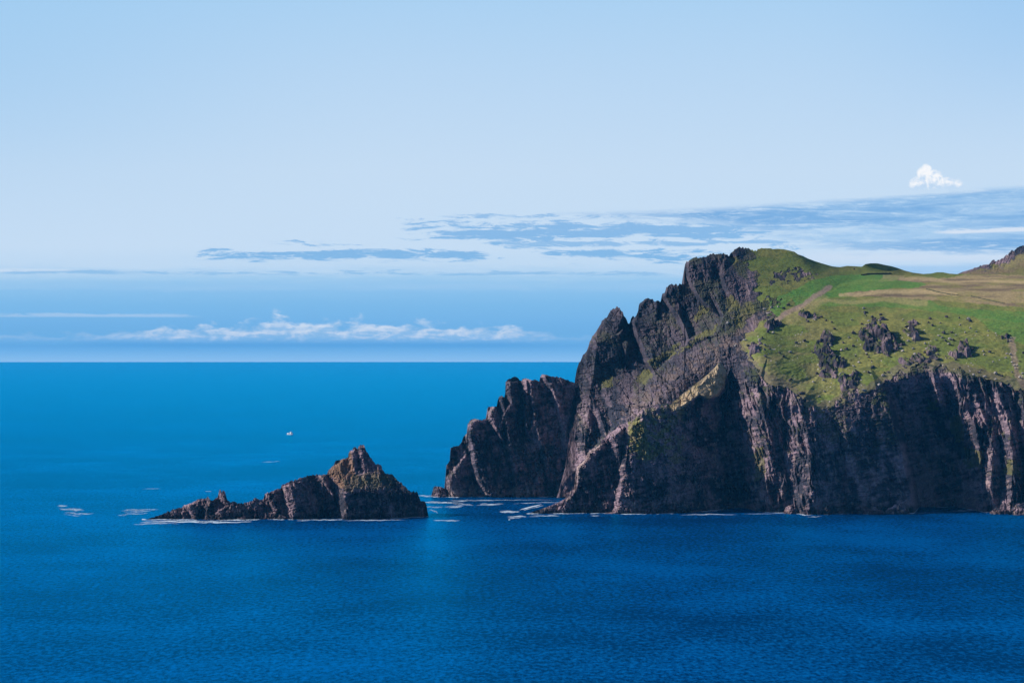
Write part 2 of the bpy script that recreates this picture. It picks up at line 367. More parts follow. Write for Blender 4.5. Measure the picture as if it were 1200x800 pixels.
def head_colour(px, py, N, P):
    g = grass_mask(px, py)
    lean = .28
    rock = rock_colour(px, py, lean, 3, .45)
    # moss and grass caught on ledges
    led = sstep(.5, .75, N[..., 2] + (fbm(px / 8, py / 6, 91, 3) - .5) * .5) * sstep(.42, .6, fbm(px / 26, py / 20, 93, 3))
    led = led * (1 - sstep(500, 585, py)) * np.interp(px, [840, 900], [.45, .8])
    slab = (1 - sstep(860, 900, px)) * (1 - sstep(430, 480, py - (850 - px) * .15)); rock = mix(rock, SLATE * .8 * (.7 + .6 * vn(px / 2, py / 2, 95))[..., None], slab * .75)
    rock = mix(rock, MOSS, led)
    wx = (fbm(px / 6, py / 5, 401, 3) - .5) * 12; wy = (fbm(px / 6, py / 5, 433, 3) - .5) * 10
    for p in MOSSY:
        rock = mix(rock, OLIVE * .75, inpoly(px + wx, py + wy, p) * (.35 + .6 * fbm(px / 3, py / 3, 437, 2)))
    # pale lichen and scree on the talus band
    tal = line_mask(px + wx, py + wy, [(905,372),(870,396),(830,418),(780,455),(740,480)], 9, 8)
    rock = mix(rock, np.array((.17, .125, .11)), tal * sstep(.4, .65, fbm(px / 5, py / 4, 97, 3)) * .8)
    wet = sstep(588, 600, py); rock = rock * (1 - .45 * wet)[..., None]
    n1 = fbm(px / 30, py / 9, 111, 4); n2 = fbm(px / 7, py / 4, 121, 4)
    turf = mix(np.broadcast_to(TURF, px.shape + (3,)), OLIVE, sstep(.38, .62, n1) * .85)
    turf = mix(turf, MOSS * 1.2, sstep(.5, .72, n2) * .55)
    warp = (fbm(px / 40, py / 12, 131, 3) - .5) * 8; yy = py + warp
    turf = mix(turf, np.array((.175, .155, .070)), (1 - sstep(930, 1000, px)) * sstep(365, 395, py) * sstep(.35, .6, n1) * .7)
    # vivid improved pasture
    def band(p, k, col, base): return mix(base, col, inpoly(px + wx * .5, py + wy * .25, p) * k * (.7 + .5 * (n2 - .3)))
    turf = band([(925,345),(950,328),(985,322),(1040,322),(1088,333),(1062,345),(1010,345),(965,350),(932,360)], .85, VIVID, turf)
    turf = band([(902,352),(935,338),(925,352),(910,372),(902,375)], .75, VIVID, turf)
    turf = band([(955,352),(1090,352),(1100,358),(1140,362),(1210,366),(1400,372),(1400,386),(1250,384),(1180,376),(1110,366),(1050,360),(960,358)], .7, VIVID * .9, turf)
    turf = band([(1140,370),(1210,376),(1400,380),(1400,430),(1220,410),(1170,392)], .6, VIVID * .9, turf)
    turf = band([(1035,322),(1060,323),(1060,328),(1030,330)], .6, TAN, turf)
    # dry tan pasture
    tanp = [(1055,326),(1110,326),(1130,322),(1400,322),(1400,372),(1220,362),(1160,357),(1110,353),(1070,350),(1000,346),(990,343),(1030,339),(1075,337),(1092,333),(1050,328)]
    tan = mix(np.broadcast_to(TAN * .8, px.shape + (3,)), np.array((.16, .115, .075)), sstep(.4, .62, fbm(px / 50, py / 3.5, 141, 4)))
    tan = mix(tan, OLIVE, sstep(.52, .7, fbm(px / 30, py / 4, 151, 3)) * .7)
    turf = mix(turf, tan, inpoly(px + wx, py + wy * .25, tanp) * .92)
    turf = mix(turf, TAN * 1.1, line_mask(px, yy, [(985,344),(1040,342),(1080,342),(1120,345)], 1.6, 1.6) * .75)
    turf = mix(turf, TAN * 1.1, line_mask(px, yy, [(1055,328),(1120,329),(1200,331),(1300,331)], 1.0, 1.5) * .7)
    turf = mix(turf, STRAW, line_mask(px, yy, [(935,362),(960,353),(1000,352),(1060,354),(1085,355)], 1.2, 2.5) * .65)
    turf = mix(turf, np.array((.15,.24,.05)), line_mask(px, yy, [(972,341),(985,333),(1010,329),(1040,329)], .8, 1.2) * .7)
    # worn path and scree track up to the saddle
    turf = mix(turf, EARTH, line_mask(px + wx * .3, py + wy * .3, [(898,380),(915,371),(940,358),(955,347),(972,337)], 1.8, 2.4) * .85)
    turf = mix(turf, STRAW, line_mask(px + wx * .3, py + wy * .3, [(925,374),(945,362),(965,350)], 2.5, 5) * .5)
    turf = mix(turf, EARTH * .8, line_mask(px + wx * .4, py + wy * .3, [(1186,398),(1188,418),(1192,440),(1200,452)], 2, 3) * .7)
    # thin soil near the cliff edge
    edge = ~inpoly(px, py + 9 + wy * .6, GRASS) & (py > 400)
    turf = mix(turf, np.array((.12, .095, .075)), edge * .6)
    speck = (h2(np.floor(px / 1.1), np.floor(py / .9), 161) > .988) & (fbm(px / 20, py / 15, 163, 2) > .48) & (py > 385)
    turf = mix(turf, np.array((.42, .38, .36)), speck * .9)
    turf = turf * (1.27 + .36 * (vn(px / 1.2, py / .8, 171) - .2))[..., None]
    return mix(rock, turf, g)
htop = outline(HT, 1.1, 5, 672, 895)
hbot = outline([(640,607),(1400,607)])
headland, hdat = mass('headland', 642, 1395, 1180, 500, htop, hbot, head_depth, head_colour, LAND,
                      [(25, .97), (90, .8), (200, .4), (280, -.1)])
tag(headland, 'dark slabby sea cliff headland topped with green and tan pasture, filling the right side', 'headland', kind='structure')
def ground(px, py):
    px = np.atleast_1d(np.asarray(px, float)); py = np.atleast_1d(np.asarray(py, float))
    return wpos(px, py, head_depth(px, py))

# ================================================================== HILL behind, far right
LT = [(1095,330),(1120,322),(1128,318.5),(1140,315),(1148,311.5),(1157,310),(1160,308),(1163,304.5),(1168,305.5),(1172,304),(1176,303),(1179,299),(1186,294),(1193,290.5),(1200,287.5),(1215,282),(1240,276),(1300,270),(1380,268),(1400,275)]
ltop = outline(LT, 1.0, 77, 1140, 1390)
def hill_depth(px, py):
    t = ltop(px)
    r = sstep(0, 1, 1 - (py - t) / 16) * np.interp(px, [1140, 1160, 1250], [0, 1, 1])
    return 1990 - (py - 322) * 5.5 - r * strata(px, py, -.7, 71, .7, .3, 1.2)
def hill_colour(px, py, N, P):
    t = ltop(px); w = (fbm(px / 8, py / 5, 81, 4) - .5) * 14
    rk = sstep(-2, 2, np.interp(px, [1130, 1145, 1160, 1180, 1210, 1400], [0, 2, 6, 10, 13, 16]) - (py - t) + w)
    c = mix(np.broadcast_to(TAN * .62, px.shape + (3,)), OLIVE, sstep(.45, .65, fbm(px / 25, py / 5, 83, 3)) * .8)
    c = mix(c, STRAW, line_mask(px, py + w * .3, [(1178,310),(1192,304),(1215,297)], 3, 5) * .8)
    c = c * (.75 + .5 * vn(px / 1.3, py / .9, 85))[..., None]
    return mix(c, rock_colour(px, py, -.5, 87, .5), rk)
hill, _ = mass('hill', 1096, 1395, 480, 110, ltop, outline([(1096,336),(1400,336)]), hill_depth, hill_colour, LAND, [(40, .95), (160, .6), (300, -.1)])
tag(hill, 'tan hillside with dark crags along its crest behind the pasture', 'hill', kind='structure')

# ================================================================== LEFT RIDGE
RT = [(519,586),(520.5,575),(522,560),(523,545),(527,540),(528,524),(531,523),(538,522),(541,518),(543,512),(547,508),(548,497),(551,493),(553,491),(556,491),(560,492),(566,492),(569,490),(570,486),(571.5,477),(575,476.5),(582,476),(583,470),(585,465),(588,464),(591,465),(592,462),(592.5,448),(595,445),(599,443),(602,441.5),(606,442),(608,444),(609,446),(612,445),(616,443),(619,444),(623,445),(627,445),(632,447),(633,441),(635,438.5),(642,440),(650,441),(660,443),(668,447),(673,449),(676,452),(690,462),(712,500),(725,560),(730,590)]
rtop = outline(RT, .7, 15, 524, 700)
rr = [[(515,430,0),(515,595,0)], [(735,430,-20),(735,595,-20)]]
strip(rr, [(521,560),(522,575),(523,592)], [6,7,8], -9, 2)
strip(rr, [(547,496),(545,512),(549,528),(552,545),(556,562),(566,580)], [5,6,6,5,5,5], -8, 4)
strip(rr, [(570,485),(572,495),(578,505),(584,514)], [5,6,5,4], -7, 3)
strip(rr, [(584,466),(586,475),(588,484)], 4, -5, 2)
strip(rr, [(592,448),(592,460),(594,472)], 6, -5, 5)
strip(rr, [(592,508),(595,530),(599,546),(600,560)], 3.5, -3, 3)
strip(rr, [(609,446),(612,465),(612,482),(614,510)], [8,6,4,3], -7, 3)
strip(rr, [(618,446),(620,462),(622,478),(623,495)], 3, -2, 4)
strip(rr, [(633,440),(638,450),(645,460),(650,475)], [5,5,4,3], -5, 5)
strip(rr, [(630,522),(634,538),(637,546)], 5, -3, 3)
strip(rr, [(655,495),(658,515),(660,530)], 4, -3, 2)
strip(rr, [(600,572),(602,582),(604,592)], 6, -2, 3)
rrel = Field(rr, (515, 430, 735, 595), .5, 1)
def ridge_depth(px, py):
    d = 1562 + (586 - py) * .42 * .22 + np.interp(px, [515, 560, 680, 730], [0, 1, 6, 10])
    s = strata(px, py, .2, 23, .9, .16, .6)
    fade = sstep(0, 6, py - rtop(px)) * .8 + .2
    return d - rrel(px, py) - (s - .5) * fade
def ridge_colour(px, py, N, P):
    c = rock_colour(px, py, .2, 23, .4)
    led = sstep(.5, .75, N[..., 2]) * sstep(.5, .65, fbm(px / 20, py / 15, 25, 3)) * .5
    c = mix(c, MOSS * .8, led)
    c = mix(c, WARM * 1.1, sstep(560, 580, py) * sstep(.45, .65, fbm(px / 6, py / 8, 27, 3)) * .6)
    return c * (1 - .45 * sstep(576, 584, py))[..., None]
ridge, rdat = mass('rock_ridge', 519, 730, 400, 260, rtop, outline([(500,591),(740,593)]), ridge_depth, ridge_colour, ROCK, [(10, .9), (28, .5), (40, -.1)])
tag(ridge, 'jagged dark rock ridge stepping down into the sea at the left end of the headland', 'rock ridge')

# ================================================================== BUTTRESS in front
BT = [(612,604),(617,602.5),(625,599),(640,594),(655,588),(664,583),(669,575),(672,572),(674,566),(674.5,556),(676,547),(680,543),(684,540),(688,534),(691,527),(697,525),(703,521),(705,516),(711,511),(715,507),(722,502),(727,497),(733,496),(738,493),(742,492),(745,489),(748,484),(751,480),(753,479),(755,480),(758,478),(770,474),(785,472),(792,468),(800,461),(810,453),(820,446),(830,438),(838,430),(842,425),(845,424),(850,432),(860,470),(870,520),(880,580),(886,606)]
btop = outline(BT, .8, 35, 660, 800)
bb = [[(610,606,1400),(700,606,1404),(760,606,1402),(800,606,1408),(830,606,1424),(860,606,1450),(890,606,1480)],
      [(640,590,1404),(674,560,1412),(705,516,1416),(735,496,1420),(753,478,1426),(790,468,1444),(815,449,1458),(845,422,1470)],
      [(730,540,1412),(770,520,1416),(800,500,1430),(830,480,1452),(850,470,1474),(890,470,1500)],
      [(740,580,1405),(780,570,1406),(820,560,1426),(850,550,1455),(890,540,1490)],
      [(610,480,1440),(750,440,1450),(845,410,1478),(890,410,1510)]]
bbase = Field(bb, (610, 410, 890, 612), 1.0, 3)
br = [[(610,410,0),(610,612,0)], [(890,410,0),(890,612,0)]]
# crest edge catches the sun, dark face falls away right of it
br.append([(640,592,-1),(664,583,-1),(673,572,-3),(674,548,-3),(686,537,-2),(703,520,-2)])
br.append([(646,594,0),(668,585,0),(677,570,2),(678,549,2),(689,538,0),(705,524,-1)])
br.append([(690,600,-3),(700,570,-6),(706,540,-6),(711,516,-5)])
strip(br, [(711,510),(716,530),(722,548),(725,560)], [6,8,7,4], -8, 4)
br.append([(727,505,1),(729,535,-1),(727,552,-2)])
strip(br, [(733,498),(730,520),(728,545),(727,560),(722,575),(717,600)], [8,9,8,4,5,5], -4, 5)
br.append([(755,490,4),(757,520,4),(752,550,3),(745,600,2)])
br.append([(792,470,0),(800,463,0),(815,450,0),(842,426,0)])
br.append([(788,482,3),(797,477,4),(808,470,6),(820,462,8),(830,467,11),(840,463,12),(848,452,11)])
br.append([(788,486,0),(798,482,-2),(809,476,-6),(820,468,-9),(830,473,-11),(842,470,-12),(853,458,-12)])
br.append([(770,490,2),(785,520,0),(790,560,0),(795,600,0)])
brel = Field(br, (610, 410, 890, 612), .5, 1)
OCHRE = [(782,478),(793,465),(815,446),(842,422),(853,434),(850,452),(842,463),(830,468),(820,463),(808,471),(798,478),(788,483)]
def but_depth(px, py):
    fade = sstep(0, 5, py - btop(px)) * .85 + .15
    s = strata(px, py, .12, 43, .85, .2, .6)
    oc = sstep(790, 800, px) * (1 - sstep(460, 468, py + .75 * (px - 815) * 0))
    return bbase(px, py) - brel(px, py) - (1 - .6 * oc) * (s - .4) * fade
def but_colour(px, py, N, P):
    c = rock_colour(px, py, .12, 43, .6)
    wx = (fbm(px / 6, py / 6, 501, 4) - .5) * 14; wy = (fbm(px / 6, py / 6, 533, 4) - .5) * 14
    for p, k in (([(736,492),(752,488),(775,492),(790,512),(782,530),(760,538),(745,545),(738,520)], .75), ([(752,480),(800,466),(806,490),(790,506),(770,496)], .6), ([(778,500),(800,500),(802,540),(784,548)], .5)):
        c = mix(c, (MOSS + OLIVE) * .85, inpoly(px + wx, py + wy, p) * k * sstep(.3, .6, fbm(px / 4, py / 4, 507, 3)))
    c = mix(c, np.array((.26, .24, .06)), inpoly(px + wx, py + wy, [(738,495),(750,493),(760,520),(762,536),(750,538),(742,520)]) * .6)
    oc = inpoly(px + wx * .35, py + wy * .35, OCHRE)
    ocol = mix(np.broadcast_to(np.array((.31, .24, .15)), px.shape + (3,)), np.array((.22, .17, .085)), sstep(.5, .7, fbm(px / 6, py / 5, 511, 3)))
    c = mix(c, ocol * 1.75, oc * .95)
    c = mix(c, WARM * 1.25, line_mask(px + wx * .3, py, [(673,575),(677,550),(690,532),(703,521)], 1.0, 2.0) * .6)  # sunlit strip along the crest, painted paler into the rock colour
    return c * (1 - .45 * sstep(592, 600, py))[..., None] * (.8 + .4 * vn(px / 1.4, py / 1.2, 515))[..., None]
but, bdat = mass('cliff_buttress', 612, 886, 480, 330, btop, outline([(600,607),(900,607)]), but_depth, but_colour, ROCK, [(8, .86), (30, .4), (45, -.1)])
tag(but, 'mossy triangular rock buttress with ochre crest standing in front of the headland cliff', 'buttress')

# ================================================================== ISLET
IT = [(163,612),(168,609.5),(172,608),(178,606),(185,604),(195,600),(205,596),(213,593.5),(217,592),(222,590),(228,587),(232,585),(238,583.5),(241,584),(244,582),(247,586),(250,585.5),(253,584),(255,583.5),(256,578),(257.5,573),(259,575),(260,578),(261,574),(263,575),(265,581),(267,586),(270,588),(274,587),(278,588.5),(284,590),(290,588),(296,586.5),(299,583),(304,585),(309,584),(310.5,577),(312,577.5),(316,577),(322,574),(329,572),(331,568),(335,566),(341,563),(348,561.5),(352,559.5),(356,559),(360,557),(372,556),(383,555.5),(385,551),(388,548),(391,545),(393,540),(395,539),(398,538.5),(400,538),(405,537),(408,535),(408.5,530),(411,528),(413,528),(413.5,525),(417,524.5),(419,526),(420,523),(422,521.5),(425,521),(427,522),(429,528),(432,533),(435,537),(438,541),(440,543),(444,544),(447,545),(448,550),(450,553),(455,555),(460,556),(463,559),(466,563),(470,566),(475,570),(478,574),(481,576),(487,576),(489,577),(490,580),(493,586),(498,587.5),(500,592),(501,600),(503,609)]
itop = outline(IT, .9, 55, 180, 495)
ib = [[(160,512,1366),(160,620,1352)],[(510,512,1392),(510,620,1352)],
      [(172,611,1352),(250,611,1350),(330,609,1356),(400,609,1354),(460,609,1354),(503,609,1362)],
      [(200,600,1355),(250,585,1357),(300,586,1359),(340,566,1363),(385,556,1367),(405,572,1360),(450,572,1360),(480,580,1362)],
      [(392,545,1380),(424,520,1394),(446,546,1386),(465,562,1376)],[(405,556,1374),(445,556,1376)]]
ibase = Field(ib, (160, 512, 510, 622), 1.0, 2)
ir = [[(160,512,0),(160,622,0)], [(510,512,-16),(510,622,-16)]]
strip(ir, [(215,592),(220,600),(225,608)], [5,4,3], -3, 2)
strip(ir, [(241,584),(238,596),(236,608)], [5,6,6], -3, 3)
strip(ir, [(255,577),(258,586),(263,592)], 4, -3, 3)
strip(ir, [(310,577),(314,588),(319,598)], 3, -3, 2)
strip(ir, [(330,570),(333,585),(335,602)], 4, -3, 3)
ir.append([(345,565,4),(346,590,4),(346,612,4)])
ir.append([(368,560,-4),(372,585,-6),(376,612,-7)])
strip(ir, [(372,557),(379,568),(386,579)], 4, -4, 0)
ir.append([(383,552,-7),(390,575,-10),(394,590,-12),(394,614,-12)])
ir.append([(398,545,2),(402,560,5),(403,578,7),(404,595,7),(405,614,7)])
ir.append([(430,578,1),(435,614,0)]); ir.append([(470,575,-7),(475,614,-9)])
strip(ir, [(409,530),(408,540),(410,550)], 4, -2, 2)
strip(ir, [(419,524),(420,535),(422,548)], 4, -2, 2)
irel = Field(ir, (160, 512, 510, 622), .5, 1)
def isl_depth(px, py):
    fade = sstep(0, 4, py - itop(px)) * .8 + .2
    return ibase(px, py) - irel(px, py) - (strata(px, py, .1, 63, .6, .2, .5) - .5) * fade
def isl_colour(px, py, N, P):
    c = rock_colour(px, py, .1, 63, .5)
    wx = (fbm(px / 5, py / 5, 601, 4) - .5) * 10; wy = (fbm(px / 5, py / 5, 633, 4) - .5) * 10
    c = mix(c, np.array((.25, .15, .085)), inpoly(px + wx, py + wy, [(384,552),(398,538),(412,530),(416,552),(404,575),(394,570)]) * .75)
    c = mix(c, np.array((.19, .155, .09)), inpoly(px + wx, py + wy, [(402,562),(415,556),(448,552),(455,560),(440,568),(420,572),(404,578)]) * .7)
    c = mix(c, MOSS, inpoly(px + wx, py + wy, [(418,560),(462,556),(466,566),(445,574),(422,574)]) * .35)
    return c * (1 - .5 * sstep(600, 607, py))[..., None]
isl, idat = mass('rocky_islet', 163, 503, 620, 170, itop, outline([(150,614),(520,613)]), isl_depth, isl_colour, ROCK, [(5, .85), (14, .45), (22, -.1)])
tag(isl, 'low dark islet with twin spikes and a stepped brown peak, surrounded by sea', 'islet')

# ================================================================== SKERRY at the ridge foot
kt = outline([(504,585),(506,579),(508,571),(510,569),(514,570),(519,572),(524,573),(528,576),(530,585)], .7, 85, 506, 528)
def sk_depth(px, py): return 1572 + (584 - py) * .3 - strata(px, py, .2, 83, .5, .15, .5) - 8 * np.sin(np.clip((px - 504) / 26, 0, 1) * math.pi)
sk, kdat = mass('skerry', 504, 530, 90, 50, kt, outline([(500,589),(540,589)]), sk_depth, lambda px, py, N, P: rock_colour(px, py, .2, 83, .6) * (1 - .4 * sstep(576, 583, py))[..., None], ROCK, [(6, .8), (14, -.1)])
tag(sk, 'small dark rock awash at the foot of the left ridge', 'rock')

# ================================================================== OUTCROPS on the turf
RUBBLE = []
def outcrop(lobes, label, seed):
    """a craggy knoll: height over the slope from its lobes, blocky and jointed"""
    cx = sum(l[0] for l in lobes) / len(lobes); cy = sum(l[1] for l in lobes) / len(lobes)
    p0, p1, p2 = ground([cx, cx + 14, cx - 0], [cy, cy, cy - 12])
    e1, e2 = p1 - p0, p2 - p0
    A = np.array([[e1[0], e1[1]], [e2[0], e2[1]]]); gx, gy = np.linalg.solve(A, np.array([e1[2], e2[2]]))
    L = [(ground(l[0], l[1])[0], l[2] * .50, l[3] * .62) for l in lobes]
    x0 = min(p[0] - 1.5 * r for p, r, h in L); x1 = max(p[0] + 1.5 * r for p, r, h in L)
    y0 = min(p[1] - 3.0 * r for p, r, h in L); y1 = max(p[1] + 3.0 * r for p, r, h in L)
    nx, ny = max(24, int((x1 - x0) / .35)), max(24, int((y1 - y0) / .45))
    X, Y = np.meshgrid(np.linspace(x0, x1, nx), np.linspace(y1, y0, ny))
    hh = np.full(X.shape, -3.0)
    jx = X + (fbm(X / 4, Y / 5, seed, 3) - .5) * 6; jy = Y + (fbm(X / 4, Y / 5, seed + 8, 3) - .5) * 8
    for p, r, h in L:
        d = np.hypot((jx - p[0]) / r, (jy - p[1]) / (r * 1.8))
        hh = np.maximum(hh, h * np.minimum(1, 1.35 * (1 - d ** 2)))
    fa = facets(X / 4.2 + Y * .08, Y / 8.0, seed + 30, 1.2); fb = facets(X / 1.7, Y / 3.4, seed + 31, 1.2)
    hh = np.where(hh > 0, hh * np.clip(.7 + .75 * fa + .2 * fb, .1, 1.2), hh) + (.45 * fb - .2) * (hh > -.5)
    Z = np.empty_like(X)
    base = p0[2] + (X - p0[0]) * gx + (Y - p0[1]) * gy
    # follow the ground below each lobe rather than one plane
    w = 0; z = 0
    for p, r, h in L:
        k = 1 / ((X - p[0]) ** 2 + ((Y - p[1]) * .6) ** 2 + 4); z = z + k * (p[2] + (X - p[0]) * gx + (Y - p[1]) * gy); w = w + k
    Z = z / w + np.maximum(hh, -3.0)
    P = np.stack([X, Y, Z], -1)
    N = normals(P)
    C = rock_colour(X * 2, Y * 1.5 + Z * 2, .2, seed, .4) * .72
    C = mix(C, TURF * .8, sstep(.5, .75, N[..., 2]) * sstep(.42, .56, fbm(X / 3, Y / 4, seed + 3, 3)) * .9)
    for _ in range(int(4 + 2.4 * len(lobes))):
        l_ = lobes[int(h2(_, seed, 3) * len(lobes))]; a_ = h2(_, seed, 5) * 6.28; q_ = l_[2] * (.9 + 1.1 * h2(_, seed, 7))
        RUBBLE.append((l_[0] + math.cos(a_) * q_, l_[1] + math.sin(a_) * q_ * .7, 1.8 + 2.6 * h2(_, seed, 9), 'd' if h2(_, seed, 11) < .62 else 'p'))
    o = link('rock_outcrop', grid_mesh('rock_outcrop', P, C), ROCK)
    tag(o, label, 'outcrop', 'dark rock outcrops on the headland turf')
    return o
outcrop([(1014,392,8,5),(1028,390,11,8),(1040,398,11,9),(1022,406,9,7),(1034,410,9,7),(1046,404,7,6),(1020,384,5,3)], 'largest dark crag on the turf, broad and broken, above the cliff edge', 11)
outcrop([(968,398,8,6),(958,412,6,5),(968,418,9,8),(978,424,9,7),(966,430,6,5),(974,436,6,4)], 'tall stepped crag left of the largest crag on the turf', 12)
outcrop([(1068,378,5,4),(1068,390,7,6),(1074,396,6,5),(1066,386,5,4)], 'narrow upright crag just right of the largest crag', 13)
outcrop([(1119,416,6,5),(1129,410,7,8),(1132,414,6,6)], 'humped crag with a pointed shoulder beside the cliff-top boulders', 14)
outcrop([(1090,410,4,3),(1096,420,4,4),(1088,414,3,3)], 'small double crag at the cliff lip between two larger crags', 15)
outcrop([(904,383,6,5),(910,380,4,4)], 'blocky crag below the foot of the worn path', 16)
outcrop([(888,408,6,5),(893,402,4,3)], 'squat dark crag at the left rim of the green slope', 17)
outcrop([(944,370,6,4),(956,372,4,2)], 'low weathered crag in the olive turf under the path', 18)
outcrop([(990,446,7,5),(1001,443,6,5),(996,450,5,4)], 'ragged crag on the lip above the shaded cliff face', 19)
outcrop([(1181,396,4,3.5)], 'lone dark crag in the green slope near the right edge', 20)
outcrop([(1076,421,6,4),(1063,423,6,3),(1085,423,4,3)], 'row of broken rock along the cliff edge above the dark gully', 21)
outcrop([(1014,366,4,2),(1024,375,4,2.5),(1034,374,4,2.5)], 'thin line of rock crowning the slope above the largest crag', 22)

# ================================================================== BOULDERS
def boulder_mesh(seed, kind):
    rnd = random.Random(seed); bm = bmesh.new()
    for _ in range(26):
        v = Vector((rnd.gauss(0, 1), rnd.gauss(0, 1), rnd.gauss(0, 1))).normalized()
        s = .75 + .3 * rnd.random()
        bm.verts.new((v.x * s * .62, v.y * s * .5, v.z * s * .42 + .22))
    r = bmesh.ops.convex_hull(bm, input=bm.verts)
    bmesh.ops.delete(bm, geom=[v for v in bm.verts if not v.link_faces], context='VERTS')
    bmesh.ops.bevel(bm, geom=list(bm.edges), offset=.03, segments=1, affect='EDGES', clamp_overlap=True)
    me = bpy.data.meshes.new('boulder'); bm.to_mesh(me); bm.free()
    a = me.color_attributes.new('albedo', 'FLOAT_COLOR', 'POINT')
    base = (.085, .072, .078) if kind == 'dark' else (.40, .36, .33)
    for i, d in enumerate(a.data):
        k = .8 + .4 * rnd.random(); d.color = (base[0] * k, base[1] * k, base[2] * k, 1)
    me.materials.append(ROCK); return me
BM = {k: [boulder_mesh(s + (0 if k == 'dark' else 50), k) for s in range(6)] for k in ('dark', 'pale')}
BL = [(882,404,5,'d'),(873,399,4,'p'),(893,397,4,'d'),(902,409,3,'d'),(897,418,4,'d'),(877,420,3,'p'),(862,406,4,'p'),(853,379,4,'p'),(896,363,4,'p'),(904,361,4,'p'),(912,360,3,'p'),(900,368,4,'p'),(918,362,4,'d'),(924,358,4,'d'),(933,402,4,'d'),(943,400,4,'d'),(918,418,4,'d'),(926,413,4,'p'),(914,414,3,'d'),(957,438,4,'d'),(927,445,4,'d'),(940,462,6,'d'),(953,448,3,'p'),(965,446,3,'p'),(998,375,3,'p'),(1000,391,5,'d'),(995,396,3,'p'),(1000,406,4,'d'),(988,402,3,'d'),(986,411,4,'p'),(992,410,5,'d'),(1010,380,4,'d'),(1023,430,4,'d'),(1002,435,5,'d'),(1018,437,4,'d'),(985,440,5,'p'),(988,444,5,'p'),(1035,441,5,'p'),(1012,458,4,'p'),(1030,452,4,'p'),(966,459,3,'p'),(960,465,3,'p'),(1058,375,3,'p'),(1090,374,4,'d'),(1088,378,3,'d'),(1109,372,5,'d'),(1124,373,3,'d'),(1135,375,5,'p'),(1137,377,5,'d'),(1093,382,4,'d'),(1102,379,3,'p'),(1125,381,3,'p'),(1137,385,3,'p'),(1106,391,5,'d'),(1115,390,4,'d'),(1104,396,4,'p'),(1100,394,4,'p'),(1113,398,5,'p'),(1112,404,5,'p'),(1117,399,4,'d'),(1108,400,4,'d'),(1097,399,3,'p'),(1064,400,4,'p'),(1070,398,4,'p'),(1084,403,3,'p'),(1058,412,4,'p'),(1070,409,4,'p'),(1072,416,5,'p'),(1093,412,4,'p'),(1087,416,4,'d'),(1098,422,5,'d'),(1102,421,4,'p'),(1114,413,4,'p'),(1120,422,4,'d'),(1152,412,3,'p'),(1160,413,4,'d'),(1180,415,3,'p'),(1184,416,4,'p'),(1138,418,4,'d'),(1062,426,5,'p'),(1074,424,4,'p'),(1084,431,5,'d'),(1167,438,5,'p'),(1174,441,4,'d'),(1167,445,4,'p'),(1198,438,4,'p'),(1190,432,3,'p'),(1195,443,4,'p'),(1186,425,3,'p'),(1154,442,4,'p'),(1141,440,4,'p'),(1199,414,4,'d'),(1184,400,3,'p'),(1144,389,2.5,'p'),(1131,390,2.5,'p'),(1158,388,2.5,'p'),(1120,393,2.5,'p'),(1052,411,3,'d'),(975,378,3,'d'),(968,376,3,'d'),(962,372,4,'d'),(978,386,4,'d'),(1001,316,3,'d'),(925,446,3,'d')]
rb = random.Random(5)
for i in range(40):
    t = rb.random(); x = 1000 + 200 * t; y = 412 + rb.random() * 26
    if grass_mask(np.array([x]), np.array([y]))[0] > .5: BL.append((x, y, 2 + rb.random() * 1.6, 'p' if rb.random() < .6 else 'd'))
for q_ in RUBBLE:
    if grass_mask(np.array([q_[0]]), np.array([q_[1] + 3.0]))[0] > .5: BL.append(q_)
CRAG_AT = [(1030,396,'the largest crag'),(967,414,'the tall stepped crag'),(1069,387,'the narrow upright crag'),(1128,412,'the humped crag'),(1092,414,'the small double crag'),(906,382,'the crag under the path foot'),(890,406,'the squat left crag'),(948,371,'the low weathered crag'),(995,446,'the ragged lip crag'),(1181,396,'the lone right crag')]
ORD = ['nearest','second nearest','third nearest','fourth nearest','fifth nearest','sixth nearest','seventh nearest','eighth nearest','ninth nearest','tenth nearest','eleventh nearest','twelfth nearest','thirteenth nearest','fourteenth nearest','fifteenth nearest','sixteenth nearest']
spots = {}
for i_, (x, y, s, k) in enumerate(BL):
    cx_, cy_, nm = min(CRAG_AT, key=lambda c: (c[0] - x) ** 2 + (c[1] - y) ** 2 * 1.5)
    side = ('right' if x > cx_ else 'left') if abs(x - cx_) > abs(y - cy_) else ('below' if y > cy_ else 'above')
    spots.setdefault((k, nm, side), []).append(((x - cx_) ** 2 + (y - cy_) ** 2, i_))
SAY = {}
for (k, nm, side), ls in spots.items():
    for r_, (_, i_) in enumerate(sorted(ls)):
        where = {'right': 'right of ', 'left': 'left of ', 'below': 'below ', 'above': 'above '}[side]
        SAY[i_] = ORD[min(r_, 15)] + (' pale' if k == 'p' else ' dark') + ' boulder on the turf ' + where + nm
for i_, (x, y, s, k) in enumerate(BL):
    kind = 'dark' if k == 'd' else 'pale'
    p = ground(x, y)[0]; sc = s * .43
    o = bpy.data.objects.new('boulder', rb.choice(BM[kind])); COL.objects.link(o)
    o.location = (p[0], p[1], p[2] + .05 * sc); o.scale = (sc * (.85 + .4 * rb.random()), sc, sc * (.75 + .45 * rb.random())); o.rotation_euler = (.25 * (rb.random() - .5), .25 * (rb.random() - .5), rb.random() * 6.3)
    tag(o, SAY[i_], 'boulder', 'pale boulders on the turf' if kind == 'pale' else 'dark boulders on the turf')

